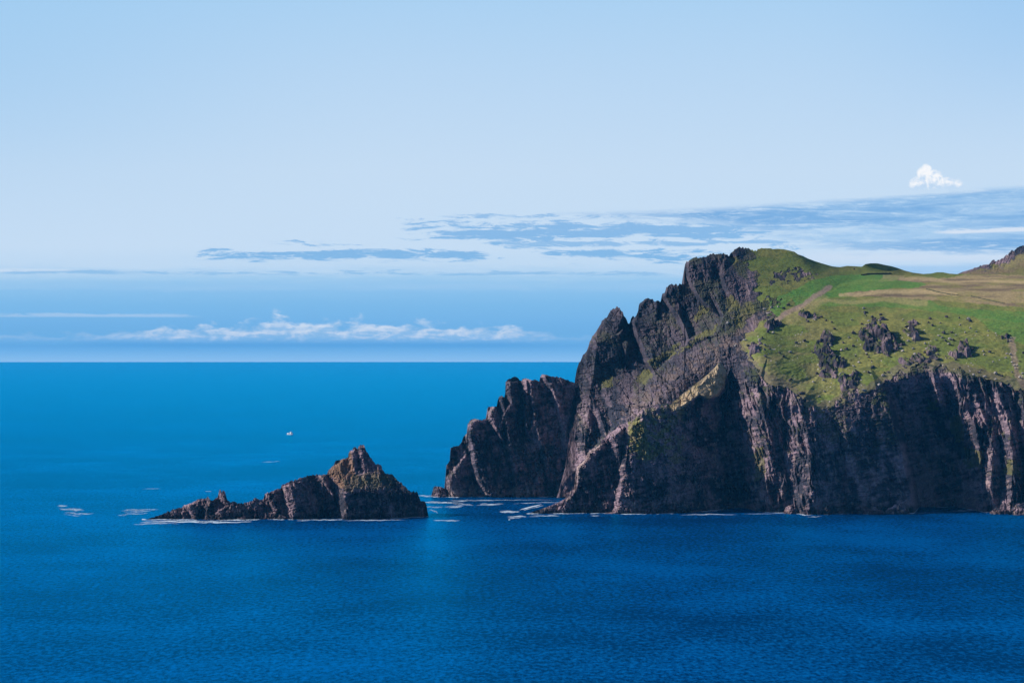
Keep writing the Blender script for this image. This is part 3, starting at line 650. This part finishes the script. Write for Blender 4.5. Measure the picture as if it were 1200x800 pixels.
SHORE_LABELS = ['pale sunlit boulder at the cliff foot left of the dark gully', 'low dark rock at the cliff foot just left of the pale boulder', 'broken rock at the cliff foot under the pink rib', 'long tumbled boulder at the cliff foot near the right edge', 'small rock at the water below the dark cliff face', 'wide rounded rock on the waterline at far right']
for i, (x0_, x1_, h_, k) in enumerate([(1036,1066,11,2.2),(1012,1038,7,1.0),(918,936,11,1.1),(1160,1184,9,1.1),(963,975,7,1.0),(1182,1212,12,1.4)]):
    def t_(x, x0_=x0_, x1_=x1_, h_=h_, i=i):
        u = np.clip((x - x0_) / (x1_ - x0_), 0, 1)
        return 600 - h_ * np.minimum(1, 3.2 * np.minimum(u, (1 - u) * .8)) * (.55 + .6 * vn(x / 5, x * 0, 40 + i)) * np.where((u <= 0) | (u >= 1), 0, 1) - (h2(np.floor(x / 2.4), 0, i) - .5)
    d0_ = float(np.min(ground(np.linspace(x0_, x1_, 9), np.full(9, 598.0))[:, 1])) - 2
    def dep_(px, py, x0_=x0_, x1_=x1_, d0_=d0_, i=i): return d0_ + (600 - py) * .5 - 4 * np.sin(np.clip((px - x0_) / (x1_ - x0_), 0, 1) * math.pi) - .45 * strata(px, py, .3, 140 + i, .5, .15, .8)
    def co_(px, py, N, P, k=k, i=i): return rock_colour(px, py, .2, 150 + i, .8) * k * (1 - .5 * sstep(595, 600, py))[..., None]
    o, _ = mass('shore_rock', x0_, x1_, int((x1_ - x0_) * 2.2), 34, t_, outline([(600,604),(1400,604)]), dep_, co_, ROCK, [(3, .8), (9, -.1)])
    tag(o, SHORE_LABELS[i], 'rock', 'fallen rocks along the cliff foot')

# ================================================================== FIELD BANKS
TURFM = plain('bank_turf', (.06, .065, .03), .95, .4, .8)
def bank(name, line, h, w, label, cat):
    xs, ys = np.array([p[0] for p in line], float), np.array([p[1] for p in line], float)
    n = 60; t = np.linspace(0, 1, n); cum = np.concatenate([[0], np.cumsum(np.hypot(np.diff(xs), np.diff(ys)))]); cum /= cum[-1]
    px, py = np.interp(t, cum, xs), np.interp(t, cum, ys)
    p = ground(px, py); d = np.gradient(p, axis=0); d[:, 2] = 0; d /= np.linalg.norm(d, axis=1, keepdims=True)
    s = np.stack([-d[:, 1], d[:, 0], 0 * d[:, 0]], -1)
    rows = []
    for off, hh in ((-1, -1.2), (-.6, .6), (-.15, 1), (.25, .95), (.65, .5), (1, -1.2)):
        r = p + s * off * w; r[:, 2] += hh * h * (.75 + .5 * vn(t * 23, t * 0 + off, 9)) if hh > 0 else hh; rows.append(r)
    o = link(name, grid_mesh(name, np.stack(rows, 0)), TURFM); tag(o, label, cat)
bank('field_bank', [(1086,339),(1098,342),(1112,345),(1123,346)], .45, .8, 'low dark earth bank crossing the middle of the tan pasture', 'field bank')
bank('field_bank', [(1138,347),(1153,350.5),(1168,354),(1177,355.5)], .4, .7, 'low earth bank slanting down to the lower edge of the tan pasture', 'field bank')
bank('stone_wall', [(1010,322.5),(1020,321),(1032,321.2),(1044,320.5)], .6, .8, 'short dark stone wall under the grassy knoll on the skyline', 'stone wall')

# ================================================================== SEA
def water_material():
    m, n, l = new_mat('sea_water')
    out = n.new('ShaderNodeOutputMaterial'); df = n.new('ShaderNodeBsdfDiffuse')
    gl = nd(n, 'ShaderNodeBsdfGlossy', Roughness=.155); gl.inputs[0].default_value = (.0, .66, 1.0, 1)
    tc = n.new('ShaderNodeTexCoord')
    def noise(sx, sy, det, rough=.6, rot=.25):
        mp = nd(n, 'ShaderNodeMapping'); mp.inputs['Scale'].default_value = (sx, sy, 1); mp.inputs['Rotation'].default_value = (0, 0, rot)
        t = nd(n, 'ShaderNodeTexNoise', Scale=1.0, Detail=float(det), Roughness=rough)
        l.new(tc.outputs['Object'], mp.inputs['Vector']); l.new(mp.outputs[0], t.inputs['Vector']); return t.outputs['Fac']
    def mth(op, a, b2=None):
        x = n.new('ShaderNodeMath'); x.operation = op
        for i, v in enumerate((a, b2)):
            if v is None: continue
            if isinstance(v, (int, float)): x.inputs[i].default_value = v
            else: l.new(v, x.inputs[i])
        return x.outputs[0]
    swell = noise(.05, .022, 3); chop = noise(.62, .21, 8, .80, -.15); patch = noise(.0012, .003, 5, .6, .02); patch2 = noise(.010, .0055, 6, .68, .3)
    hgt = mth('ADD', mth('MULTIPLY', swell, 2.0), mth('MULTIPLY', chop, 2.6))
    bp = nd(n, 'ShaderNodeBump', Strength=.9, Distance=1.0); l.new(hgt, bp.inputs['Height'])
    bg = nd(n, 'ShaderNodeBump', Strength=.2, Distance=1.0); l.new(hgt, bg.inputs['Height'])
    l.new(bp.outputs[0], df.inputs['Normal']); l.new(bg.outputs[0], gl.inputs['Normal'])
    # wind lanes, cats' paws, and the chop's light and shade painted into the colour
    k = mth('ADD', mth('MULTIPLY', patch, .14), mth('ADD', mth('MULTIPLY', patch2, .50), mth('MULTIPLY', chop, 1.11)))
    rp = n.new('ShaderNodeValToRGB'); e = rp.color_ramp.elements
    e[0].position = .80; e[0].color = (0, .040, .19, 1); e[1].position = 1.00; e[1].color = (0, .205, .74, 1)
    l.new(k, rp.inputs[0]); l.new(rp.outputs[0], df.inputs[0])
    fr = nd(n, 'ShaderNodeFresnel', IOR=1.25)
    fk = mth('MULTIPLY', mth('POWER', fr.outputs[0], 2.0), .96)
    mx = n.new('ShaderNodeMixShader'); l.new(fk, mx.inputs[0]); l.new(df.outputs[0], mx.inputs[1]); l.new(gl.outputs[0], mx.inputs[2])
    l.new(mx.outputs[0], out.inputs[0]); return m
SEA = water_material()
rad = [30, 300, 600, 900, 1200, 1600, 2200, 3000, 5000, 9000, 16000, 31000]
ang = np.linspace(0, 2 * math.pi, 361)
Pp = np.stack([np.stack([r * np.cos(ang), r * np.sin(ang), 0 * ang], -1) for r in rad], 0)
sea = link('sea', grid_mesh('sea', Pp), SEA); tag(sea, 'deep blue open sea with fine wind chop', 'sea', kind='structure')

# ================================================================== FOAM
def foam_material():
    m, n, l = new_mat('sea_foam'); out = n.new('ShaderNodeOutputMaterial')
    d = nd(n, 'ShaderNodeBsdfDiffuse'); d.inputs[0].default_value = (.68, .85, 1, 1)
    tr = n.new('ShaderNodeBsdfTransparent'); mx = n.new('ShaderNodeMixShader')
    at = n.new('ShaderNodeAttribute'); at.attribute_name = 'albedo'
    tc = n.new('ShaderNodeTexCoord'); mp = nd(n, 'ShaderNodeMapping'); mp.inputs['Scale'].default_value = (.36, .12, 1)
    nz = nd(n, 'ShaderNodeTexNoise', Scale=1.0, Detail=8.0, Roughness=.7); nz.inputs['Distortion'].default_value = 1.0
    ad = n.new('ShaderNodeMath'); ad.operation = 'ADD'
    mr = nd(n, 'ShaderNodeMapRange'); mr.inputs['From Min'].default_value = .72; mr.inputs['From Max'].default_value = 1.32; mr.inputs['To Max'].default_value = .95
    l.new(tc.outputs['Object'], mp.inputs[0]); l.new(mp.outputs[0], nz.inputs['Vector']); l.new(nz.outputs['Fac'], ad.inputs[0]); l.new(at.outputs['Fac'], ad.inputs[1])
    l.new(ad.outputs[0], mr.inputs['Value']); l.new(mr.outputs[0], mx.inputs[0]); l.new(tr.outputs[0], mx.inputs[1]); l.new(d.outputs[0], mx.inputs[2]); l.new(mx.outputs[0], out.inputs[0])
    return m
FOAM = foam_material()
FL = [  # streaks on the water: line, half-width in survey units, strength
    ([(68,597),(85,596),(100,598)],4,.62),([(75,600),(95,602),(112,601)],2,.6),([(140,598),(165,597),(188,597)],1.6,.7),([(140,602),(160,602),(176,601)],1.3,.6),
    ([(160,612),(190,610.5),(215,611),(250,612),(275,611.5),(300,611)],2.0,1.0),([(190,609),(212,608.5),(228,610)],1.6,1.0),([(232,611),(248,610),(262,611)],1.5,.95),
    ([(318,608.5),(345,607.5),(360,609)],1.2,.9),([(350,609.5),(372,608.5),(390,609.5),(405,608)],1.1,.85),([(400,609.5),(440,609.5),(478,609)],.9,.8),([(415,608.5),(430,609),(436,609)],.8,.9),
    ([(488,581),(497,580.5),(506,581)],.9,1.0),([(496,588),(505,588),(516,588)],1.0,.9),([(506,609.5),(522,609),(540,609.5)],1.0,.95),([(496,593),(508,594),(520,593)],.9,.7),([(502,597),(512,599),(514,602)],2,.55),
    ([(510,589),(522,588),(536,589.5),(555,592)],2.0,1.0),([(520,593.5),(532,592.5),(545,592)],1.6,.85),([(530,587),(542,587.3),(550,585.5)],1.0,.85),
    ([(560,592),(575,590.5),(592,590)],1.2,.85),([(584,600),(598,599),(610,599.5)],1.5,1.0),([(608,598),(616,595),(628,592.5),(636,590.5)],1.6,1.0),([(594,605.5),(605,604.5),(618,605)],1.6,.8),([(620,605),(640,604.3),(655,604)],1.0,.75),([(640,604),(647,603.5),(656,604)],.9,.95),
    ([(600,590),(625,589),(645,588.5),(665,587.5)],.9,.7),([(520,585.5),(560,586),(610,585.5),(650,585.5)],.7,.75),
    ([(680,600.8),(684,599.8),(688,601)],1.3,1.0),([(690,601.5),(705,600.6),(722,600.8)],1.2,.95),([(768,601.5),(778,601),(790,601.5)],.9,.9),([(795,603),(830,602.5),(865,603)],.8,.8),
    ([(905,600.5),(930,600.5)],.6,.7),([(934,600.8),(945,600),(958,599.8)],1.0,1.0),([(944,605),(965,604.8)],.7,.6),([(1005,600),(1014,599.5),(1022,600)],.8,.9),([(1026,600),(1034,599.6),(1044,600)],.8,.9),
    ([(1064,600),(1075,599.2)],.8,.8),([(1112,599),(1128,598.2),(1150,597.6),(1166,598)],.8,.9),([(1174,599.5),(1184,599)],1.1,.85),([(690,603.5),(705,604)],.7,.6),([(870,602),(900,601.2),(925,601.6)],.6,.6),([(1040,600.4),(1110,600)],.5,.62),([(728,601.8),(765,601.9)],.5,.65),
    ([(240,575),(248,575.5)],.8,.75),([(305,541),(330,540.5)],.6,.6),([(165,573),(190,572.5)],.6,.5)]
rf = random.Random(11); FL2 = []
for ln, w, k in FL:
    for q in range(4 if w > 1 else 3):
        x0_, x1_ = ln[0][0], ln[-1][0]; L_ = x1_ - x0_; a_ = x0_ + L_ * (.0 if q == 0 else rf.random() * .6 - .1); b_ = min(x1_ + L_ * .1, a_ + L_ * (1 if q == 0 else .25 + .5 * rf.random()))
        off = 0 if q == 0 else (rf.random() - .5) * 2.4 * w
        FL2.append(([(x, float(np.interp(x, [p[0] for p in ln], [p[1] for p in ln])) + off) for x in np.linspace(a_, b_, 5)], w * (.42 if q == 0 else .15 + .25 * rf.random()), k * (1.05 if q == 0 else .6 + .45 * rf.random())))
FL = FL2
parts, cols = [], []; faces = []; nb = 0
for ln, w, k in FL:
    xs, ys = np.array([p[0] for p in ln], float), np.array([p[1] for p in ln], float)
    n_ = 26; px = np.linspace(xs[0], xs[-1], n_); cy = np.interp(px, xs, ys) + (vn(px / 5, px * 0, 3) - .5) * .8
    env = np.sin(np.linspace(0, 1, n_) * math.pi) ** .5
    for j, o_ in enumerate((-1, -.5, 0, .5, 1)):
        py = cy + o_ * w * 1.35 * (.4 + 1.0 * vn(px / 4, px * 0 + j, 5))
        d = (H - .06) * F / (py - HZ)
        parts.append(np.stack([(px - CX) / F * d, d, 0 * d + .06], -1)); cols.append(np.repeat((1.05 * k * env * (1 - abs(o_)) ** .8)[:, None], 3, 1))
    for j in range(4):
        for i in range(n_ - 1):
            a = nb + j * n_ + i; faces.append((a, a + n_, a + n_ + 1, a + 1))
    nb += 5 * n_
# surf along every foot of rock, found where each flank meets the water
for md, xa, xb, sd in ((hdat, 878, 1394, 1), (rdat, 520, 655, 2), (bdat, 615, 882, 3), (idat, 166, 502, 4), (kdat, 505, 529, 5)):
    px_, py_, D_, _P = md; z_ = H - (py_ - HZ) / F * D_
    wet = z_ < .15; row = np.where(wet.any(0), wet.argmax(0), z_.shape[0] - 1)
    ii = np.arange(px_.shape[1]); x_ = px_[row, ii]; d_ = D_[row, ii]
    sel = (x_ > xa) & (x_ < xb); x_, d_ = x_[sel], d_[sel]; n_ = len(x_)
    k_ = .25 + .85 * sstep(.42, .68, fbm(x_ / 16, x_ * 0, 700 + sd, 4)); wd = 3 + 9 * fbm(x_ / 11, x_ * 0, 720 + sd, 3)
    for j, o_ in enumerate((1.0, .4, 0, -.5, -1.0)):
        dd = d_ + (o_ * wd if o_ < 0 else o_ * 5) - 1.5
        parts.append(np.stack([(x_ - CX) / F * dd, dd, 0 * dd + .07], -1)); cols.append(np.repeat((k_ * (1 - abs(o_) ** 1.3))[:, None], 3, 1))
    for j in range(4):
        for i in range(n_ - 1):
            a = nb + j * n_ + i; faces.append((a, a + n_, a + n_ + 1, a + 1))
    nb += 5 * n_
me = bpy.data.meshes.new('foam'); V = np.concatenate(parts); me.from_pydata(V.tolist(), [], faces)
a = me.color_attributes.new('albedo', 'FLOAT_COLOR', 'POINT'); a.data.foreach_set('color', np.concatenate([np.concatenate(cols), np.ones((len(V), 1))], 1).astype(np.float32).ravel())
foam = link('foam', me, FOAM); tag(foam, 'white surf breaking round the islet and cliff foot', 'foam', kind='stuff')

# ================================================================== BOAT
WHITE = plain('white_gelcoat', (.8, .8, .8), .3, .05); DARK = plain('dark_trim', (.03, .035, .05), .4, .2); GLASS = plain('cabin_glass', (.02, .04, .06), .1, .1)
bx, by, bz = sea_pt(340, 509.2)
boat = empty('motorboat', (bx, by, 0), -.75); tag(boat, 'tiny white motorboat with a raised cabin, alone on the open sea', 'boat')
def bmesh_obj(name, fn, mat, parent):
    bm = bmesh.new(); fn(bm); bmesh.ops.recalc_face_normals(bm, faces=bm.faces); me = bpy.data.meshes.new(name); bm.to_mesh(me); bm.free(); return link(name, me, mat, parent)
def loft(bm, rings, cap=True):
    R = [[bm.verts.new(p) for p in r] for r in rings]
    for a, b in zip(R[:-1], R[1:]):
        for i in range(len(a)):
            j = (i + 1) % len(a); bm.faces.new((a[i], a[j], b[j], b[i]))
    if cap: bm.faces.new(R[0][::-1]); bm.faces.new(R[-1])
def box(bm, x0, x1, y0, y1, z0, z1, taper=0):
    loft(bm, [[(x0, y0, z0), (x1, y0, z0), (x1, y1, z0), (x0, y1, z0)], [(x0 + taper, y0 + taper, z1), (x1 - taper, y0 + taper, z1), (x1 - taper, y1 - taper, z1), (x0 + taper, y1 - taper, z1)]])
def hullf(bm):
    rings = []
    for x, w, zk, zs in ((-3.6, 1.15, -.3, .9), (-2, 1.3, -.35, .9), (0, 1.3, -.35, 1.0), (1.8, 1.05, -.3, 1.2), (3.0, .5, -.1, 1.45), (3.7, .06, .5, 1.65)):
        rings.append([(x, 0, zk), (x, w * .75, zk + .25), (x, w, zs), (x, w * .85, zs + .02), (x, -w * .85, zs + .02), (x, -w, zs), (x, -w * .75, zk + .25)])
    loft(bm, rings)
bmesh_obj('hull', hullf, WHITE, boat)
cab = bmesh_obj('cabin', lambda bm: box(bm, .2, 2.2, -.8, .8, 1.05, 2.5, .15), WHITE, boat)
bmesh_obj('windscreen', lambda bm: box(bm, 1.95, 2.16, -.6, .6, 1.6, 2.2, .02), GLASS, cab)
bmesh_obj('roof', lambda bm: box(bm, .1, 2.2, -.85, .85, 2.51, 2.62, .03), WHITE, cab)
bmesh_obj('mast', lambda bm: box(bm, .9, 1.0, -.05, .05, 2.63, 4.0, .01), WHITE, boat)
bmesh_obj('engine', lambda bm: box(bm, -4.0, -3.62, -.3, .3, .1, 1.5, .06), WHITE, boat)
bmesh_obj('deck', lambda bm: box(bm, -3.3, .1, -.95, .95, .95, 1.02, .02), DARK, boat)
bmesh_obj('canopy', lambda bm: box(bm, -3.2, -1.6, -.9, .9, 1.05, 1.75, .2), WHITE, boat)

# buoy off the cliff foot
ux, uy, _ = sea_pt(597, 609)
buoy = empty('buoy', (ux, uy, 0)); tag(buoy, 'small white float on the water in front of the cove', 'buoy')
bmesh_obj('float', lambda bm: bmesh.ops.create_uvsphere(bm, u_segments=16, v_segments=10, radius=.42), WHITE, buoy)
bmesh_obj('pole', lambda bm: box(bm, -.04, .04, -.04, .04, .38, 1.2, .005), DARK, buoy)

# ================================================================== AIR
hm, hn, hl = new_mat('sea_air'); ho = hn.new('ShaderNodeOutputMaterial'); hv = hn.new('ShaderNodeVolumePrincipled')
hv.inputs['Color'].default_value = (.06, .50, 1, 1); hv.inputs['Density'].default_value = 3.2e-5; hv.inputs['Anisotropy'].default_value = 0
hl.new(hv.outputs[0], ho.inputs['Volume'])
hbm = bmesh.new(); bmesh.ops.create_cube(hbm, size=1.0); hme = bpy.data.meshes.new('haze'); hbm.to_mesh(hme); hbm.free()
haze = link('haze', hme, hm); haze.scale = (62400, 62400, 181); haze.location = (0, 0, 181 / 2 - 5.5); tag(haze, 'thin blue sea air over the water and headland', 'haze', kind='stuff')

# ================================================================== WORLD
SUN = Vector((-.82, .06, .53)).normalized()
el = math.asin(SUN.z)
w = bpy.data.worlds.new('World'); scene.world = w; w.use_nodes = True
n, l = w.node_tree.nodes, w.node_tree.links; n.clear()
class E:
    def __init__(s, o): s.o = o
    @staticmethod
    def m(op, *a):
        x = n.new('ShaderNodeMath'); x.operation = op
        for i, v in enumerate(a):
            if isinstance(v, E): l.new(v.o, x.inputs[i])
            else: x.inputs[i].default_value = v
        return E(x.outputs[0])
    def __add__(s, b): return E.m('ADD', s, b)
    def __radd__(s, b): return E.m('ADD', b, s)
    def __sub__(s, b): return E.m('SUBTRACT', s, b)
    def __rsub__(s, b): return E.m('SUBTRACT', b, s)
    def __mul__(s, b): return E.m('MULTIPLY', s, b)
    def __rmul__(s, b): return E.m('MULTIPLY', s, b)
    def __truediv__(s, b): return E.m('DIVIDE', s, b)
def maprange(v, a, b, c=0, d=1, smooth=True):
    x = n.new('ShaderNodeMapRange'); x.interpolation_type = 'SMOOTHSTEP' if smooth else 'LINEAR'
    l.new(v.o, x.inputs[0])
    for i, q in enumerate((a, b, c, d)):
        if isinstance(q, E): l.new(q.o, x.inputs[i + 1])
        else: x.inputs[i + 1].default_value = q
    return E(x.outputs[0])
def piece(v, pts):
    """piecewise-linear curve of v"""
    x0, x1 = pts[0][0], pts[-1][0]
    r = None; lo = min(p[1] for p in pts); hi = max(p[1] for p in pts)
    rp = n.new('ShaderNodeValToRGB'); t = maprange(v, x0, x1, 0, 1, False); l.new(t.o, rp.inputs[0])
    el_ = rp.color_ramp.elements
    while len(el_) > 1: el_.remove(el_[-1])
    for i, (a, b) in enumerate(pts):
        e = el_[0] if i == 0 else el_.new((a - x0) / (x1 - x0)); e.position = (a - x0) / (x1 - x0)
        g = (b - lo) / (hi - lo + 1e-9); e.color = (g, g, g, 1)
    return E(rp.outputs[0]) * (hi - lo) + lo
def cramp(v, pts):
    x0, x1 = pts[0][0], pts[-1][0]
    rp = n.new('ShaderNodeValToRGB'); t = maprange(v, x0, x1, 0, 1, False); l.new(t.o, rp.inputs[0])
    el_ = rp.color_ramp.elements
    while len(el_) > 1: el_.remove(el_[-1])
    for i, (a, c) in enumerate(pts):
        e = el_[0] if i == 0 else el_.new((a - x0) / (x1 - x0)); e.position = (a - x0) / (x1 - x0); e.color = (*lin(c), 1)
    return rp.outputs[0]
def lin(c): return tuple((x / 255 / 12.92 if x / 255 <= .04045 else ((x / 255 + .055) / 1.055) ** 2.4) for x in c)
def cmix(f, a, b):
    x = n.new('ShaderNodeMix'); x.data_type = 'RGBA'
    if isinstance(f, E): l.new(f.o, x.inputs[0])
    else: x.inputs[0].default_value = f
    for i, c in ((6, a), (7, b)):
        if isinstance(c, tuple): x.inputs[i].default_value = (*lin(c), 1)
        else: l.new(c, x.inputs[i])
    return x.outputs[2]
tc = n.new('ShaderNodeTexCoord'); sp = n.new('ShaderNodeSeparateXYZ'); l.new(tc.outputs['Generated'], sp.inputs[0])
dx, dy, dz = E(sp.outputs[0]), E(sp.outputs[1]), E(sp.outputs[2])
hyp = E.m('SQRT', dx * dx + dy * dy)
AX = E.m('ARCTAN2', dx, dy) * F + CX             # bearing
EY = HZ - E.m('ARCTAN2', dz, hyp) * F            # elevation, counted downwards
def wnoise(sx, sy, det=5, rough=.6, off=0.0, dist=0.0):
    cb = n.new('ShaderNodeCombineXYZ')
    l.new((AX / sx + off).o, cb.inputs[0]); l.new((EY / sy + off * 1.7).o, cb.inputs[1])
    t = nd(n, 'ShaderNodeTexNoise', Scale=1.0, Detail=float(det), Roughness=rough); t.inputs['Distortion'].default_value = dist
    t.noise_dimensions = '2D'
    l.new(cb.outputs[0], t.inputs['Vector']); return E(t.outputs['Fac'])
def gauss(v, c, w_): 
    t = (v - c) / w_; return E.m('POWER', 2.718, (t * t) * -1.0)
n_big = wnoise(420, 70, 5, .55, 3.1); n_str = wnoise(130, 10, 8, .68, 7.7, .5); n_fine = wnoise(40, 7, 8, .72, 1.9, .4); n_soft = wnoise(600, 24, 4, .5, 5.3)
# clear pale sky with a thin veil
wob = (n_str - .5) * 16 + (n_fine - .5) * 11
EYw = EY + wob * maprange(EY, 380, 330) * maprange(EY, 270, 300) * .9 + (n_soft - .5) * maprange(EY, 360, 325) * maprange(EY, 285, 310) * 22
sky = cramp(EYw, [(-40,(158,203,242)),(0,(172,210,243)),(90,(186,216,244)),(200,(200,223,245)),(290,(204,226,247)),(310,(198,223,246)),(326,(168,209,242)),(340,(146,199,240)),(358,(134,193,238)),(380,(128,189,238)),(400,(130,190,235)),(410,(146,200,240)),(418,(168,212,243)),(424,(184,220,246))])
edge_l = maprange(AX, -100, 500, 1, 0) * maprange(EY, 330, 60, 0, 1)
sky = cmix(edge_l * .45, sky, (150,200,240))
sky = cmix(maprange(AX, 900, 1250, 0, 1) * maprange(EY, 210, -20, 0, .5), sky, (150,196,240))
# blue cloud deck on the right, with its ragged upper edge
top_e = piece(AX, [(560,262),(640,248),(760,245),(850,241),(960,236),(1050,231),(1200,221),(1400,214)])
bot_e = piece(AX, [(560,254),(640,252),(760,258),(860,268),(930,284),(1000,293),(1200,296),(1400,296)])
deck = maprange(EY - top_e + wob * .9 + (n_soft - .5) * 10, -2.0, 5.5) * maprange(bot_e - EY + wob * 2.4, -6, 6) * maprange(AX, 560, 720)
holes = maprange((n_str - .5) * 1.8 + (n_fine - .5) * 1.6 + maprange(AX, 780, 1150, .28, -.22), -.1, .6)
deck = deck * (1 - holes * .85)
# scattered blue shreds in the middle and left
def shred(x0, x1, fx, yc, yw, bias):
    env = maprange(AX, x0, x0 + fx) * maprange(AX, x1, x1 + fx, 1, 0) * gauss(EY + wob * .25, yc, yw)
    return maprange(env * 1.0 + (n_fine - .5) * 2.2 + (n_str - .5) * 2.2, bias - .08, bias + .34) * maprange(env, .03, .25)
s1 = shred(430, 860, 60, 272, 13, .58); s2 = shred(200, 560, 60, 299, 9, .70); s3 = shred(280, 440, 40, 286, 5, .85); s4 = shred(600, 900, 60, 298, 11, .66); s6 = shred(540, 900, 80, 286, 6, .74); s7 = shred(470, 800, 80, 254, 5, .80)
s5 = maprange(gauss(EY + wob * .35, 320.5, 4.5) * .8 + (n_str - .5) * 2.2 + (n_fine - .5) * 1.2, .55, .95)
sh = E.m('MAXIMUM', E.m('MAXIMUM', E.m('MAXIMUM', s1, s2), E.m('MAXIMUM', s3, s4)), E.m('MAXIMUM', E.m('MAXIMUM', s6, s7) * .85, s5 * .6))
pale_band = gauss(EY + wob * .3, 303, 7) * maprange(AX, 850, 1000) 
sky = cmix(pale_band * .8, sky, (213,228,246))
low_r = maprange(EY + wob * .2, 309, 315) * maprange(AX, 800, 1000)
sky = cmix(low_r * .6, sky, (158,201,242))
dark_c = cmix(maprange(EY, 225, 330), (132,182,230), (118,180,230))
sky = cmix(sh * .85, sky, dark_c)
dk = cmix(maprange((n_soft - .5) * 1.6 + (n_str - .5) * 1.4 + (n_fine - .5) * .6, -.35, .4), (112,170,224), (172,208,241))
sky = cmix(deck * .88, sky, dk)
# white wisps
wis = maprange(gauss(EY + wob * .3 - (AX - 1120) * -.03, 273, 4.5) * .55 * maprange(AX, 1050, 1120) + n_str * .4 + n_fine * .35, .66, .9)
sky = cmix(wis * .8, sky, (228,236,248))
wis2 = maprange(gauss(EY + wob * .25, 370, 3.4) * .5 * maprange(AX, 330, 200) + n_str * .4 + n_fine * .3, .62, .85)
sky = cmix(wis2 * .55, sky, (196,220,245))
wis3 = maprange(gauss(EY + wob * .3, 318, 3.0) * .5 * maprange(AX, 150, 60) + n_fine * .4 + n_str * .3, .62, .85)
sky = cmix(wis3 * .5, sky, (222,234,248))
wis4 = maprange(gauss(EY + wob * .5, 338, 8) * .35 + n_str * .55 + n_soft * .25, .62, .9)
sky = cmix(wis4 * .45, sky, (178,212,244))
base_sh = gauss(EY + wob * .3, 403, 4.5) * maprange(AX, 60, 160) * maprange(AX, 680, 560)
sky = cmix(base_sh * .55, sky, (112,176,230))
# cumulus: billowing tops, flat hazy bases, lit from the upper left
def cumulus(sky, body, q, sx, sy, off, base_c, top_c, k, amp=1.9):
    a1 = wnoise(sx, sy, 8, .6, off, .15); 
    cb = n.new('ShaderNodeCombineXYZ'); l.new(((AX + sx * .16) / sx + off).o, cb.inputs[0]); l.new(((EY + sy * .22) / sy + off * 1.7).o, cb.inputs[1])
    t2 = nd(n, 'ShaderNodeTexNoise', Scale=1.0, Detail=8.0, Roughness=.6); t2.inputs['Distortion'].default_value = .15; t2.noise_dimensions = '2D'; l.new(cb.outputs[0], t2.inputs['Vector'])
    rel = E(t2.outputs['Fac']) - a1
    dens = maprange(body + (a1 - .5) * amp, .0, .42) * maprange(q, -.12, .42)
    tone = maprange(q * .75 + rel * 2.6 + (a1 - .5) * .8, .0, .85)
    return cmix(dens * k, sky, cmix(tone, base_c, top_c))
bt = piece(AX, [(60,392),(95,391),(130,389),(165,388),(195,384),(225,386),(245,381),(270,384),(290,377),(305,376),(322,370),(335,373),(350,378),(372,374),(388,377),(402,380),(425,374),(440,381),(465,385),(485,379),(505,376),(520,383),(548,384),(572,379),(590,384),(615,387),(640,389),(690,394)])
bq = (402 - EY) / (402 - bt)
fade_b = maprange(AX, 80, 240, .25, 1) * maprange(AX, 690, 560, .15, 1)
sky = cumulus(sky, (1 - bq) * .85 + .07, bq, 30, 11, 4.4, (166,206,242), (242,247,254), fade_b * .85, 1.45)
def lobe(cx, cy, rx, ry):
    u = (AX - cx) / rx; v = (EY - cy) / ry
    return 1 - (u * u + v * v)
pb = E.m('MAXIMUM', E.m('MAXIMUM', lobe(1080, 205, 9, 10), lobe(1089, 214, 15, 12)), E.m('MAXIMUM', lobe(1106, 218, 19, 8), lobe(1072, 218, 11, 9)))
sky = cumulus(sky, E.m('MAXIMUM', pb, -1.5) * .85 + .1, (228 - EY) / 26, 17, 13, 9.2, (196,220,245), (252,253,255), .97, 1.7)
ns = n.new('ShaderNodeTexSky'); ns.sky_type = 'NISHITA'; ns.sun_disc = False; ns.sun_elevation = el; ns.sun_rotation = math.atan2(SUN.x, SUN.y)
ns.air_density = 1.0; ns.dust_density = .6; ns.ozone_density = 5.0
b1 = n.new('ShaderNodeBackground'); b1.inputs[1].default_value = .055; l.new(ns.outputs[0], b1.inputs[0])
b2 = n.new('ShaderNodeBackground'); l.new((maprange(EY, 385, 424, 0, .35) + 1.0).o, b2.inputs[1]); l.new(sky, b2.inputs[0])
ms = n.new('ShaderNodeMixShader'); l.new(maprange(EY, -10, -130).o, ms.inputs[0]); l.new(b2.outputs[0], ms.inputs[1]); l.new(b1.outputs[0], ms.inputs[2])
wo = n.new('ShaderNodeOutputWorld'); l.new(ms.outputs[0], wo.inputs[0])

sd = bpy.data.lights.new('sun', 'SUN'); sd.energy = 5.0; sd.angle = math.radians(.5); sd.color = (1, .915, .85)
so = bpy.data.objects.new('sun', sd); COL.objects.link(so); so.rotation_euler = SUN.to_track_quat('Z', 'Y').to_euler()

# ================================================================== CAMERA
cd = bpy.data.cameras.new('camera'); cam = bpy.data.objects.new('camera', cd); COL.objects.link(cam); scene.camera = cam
cam.location = (0, 0, H); cam.rotation_euler = (math.radians(90), 0, 0)
cd.sensor_width = 36; cd.lens = 36 * F / 1200; cd.shift_y = (HZ - 400) / 1200; cd.clip_start = 1; cd.clip_end = 400000

vs = scene.view_settings; vs.view_transform = 'Standard'; vs.look = 'None'; vs.exposure = 0; vs.gamma = 1
scene.render.engine = 'CYCLES'
scene.cycles.use_denoising = True
scene.cycles.max_bounces = 6; scene.cycles.volume_bounces = 1; scene.cycles.diffuse_bounces = 3; scene.cycles.glossy_bounces = 2; scene.cycles.transparent_max_bounces = 16
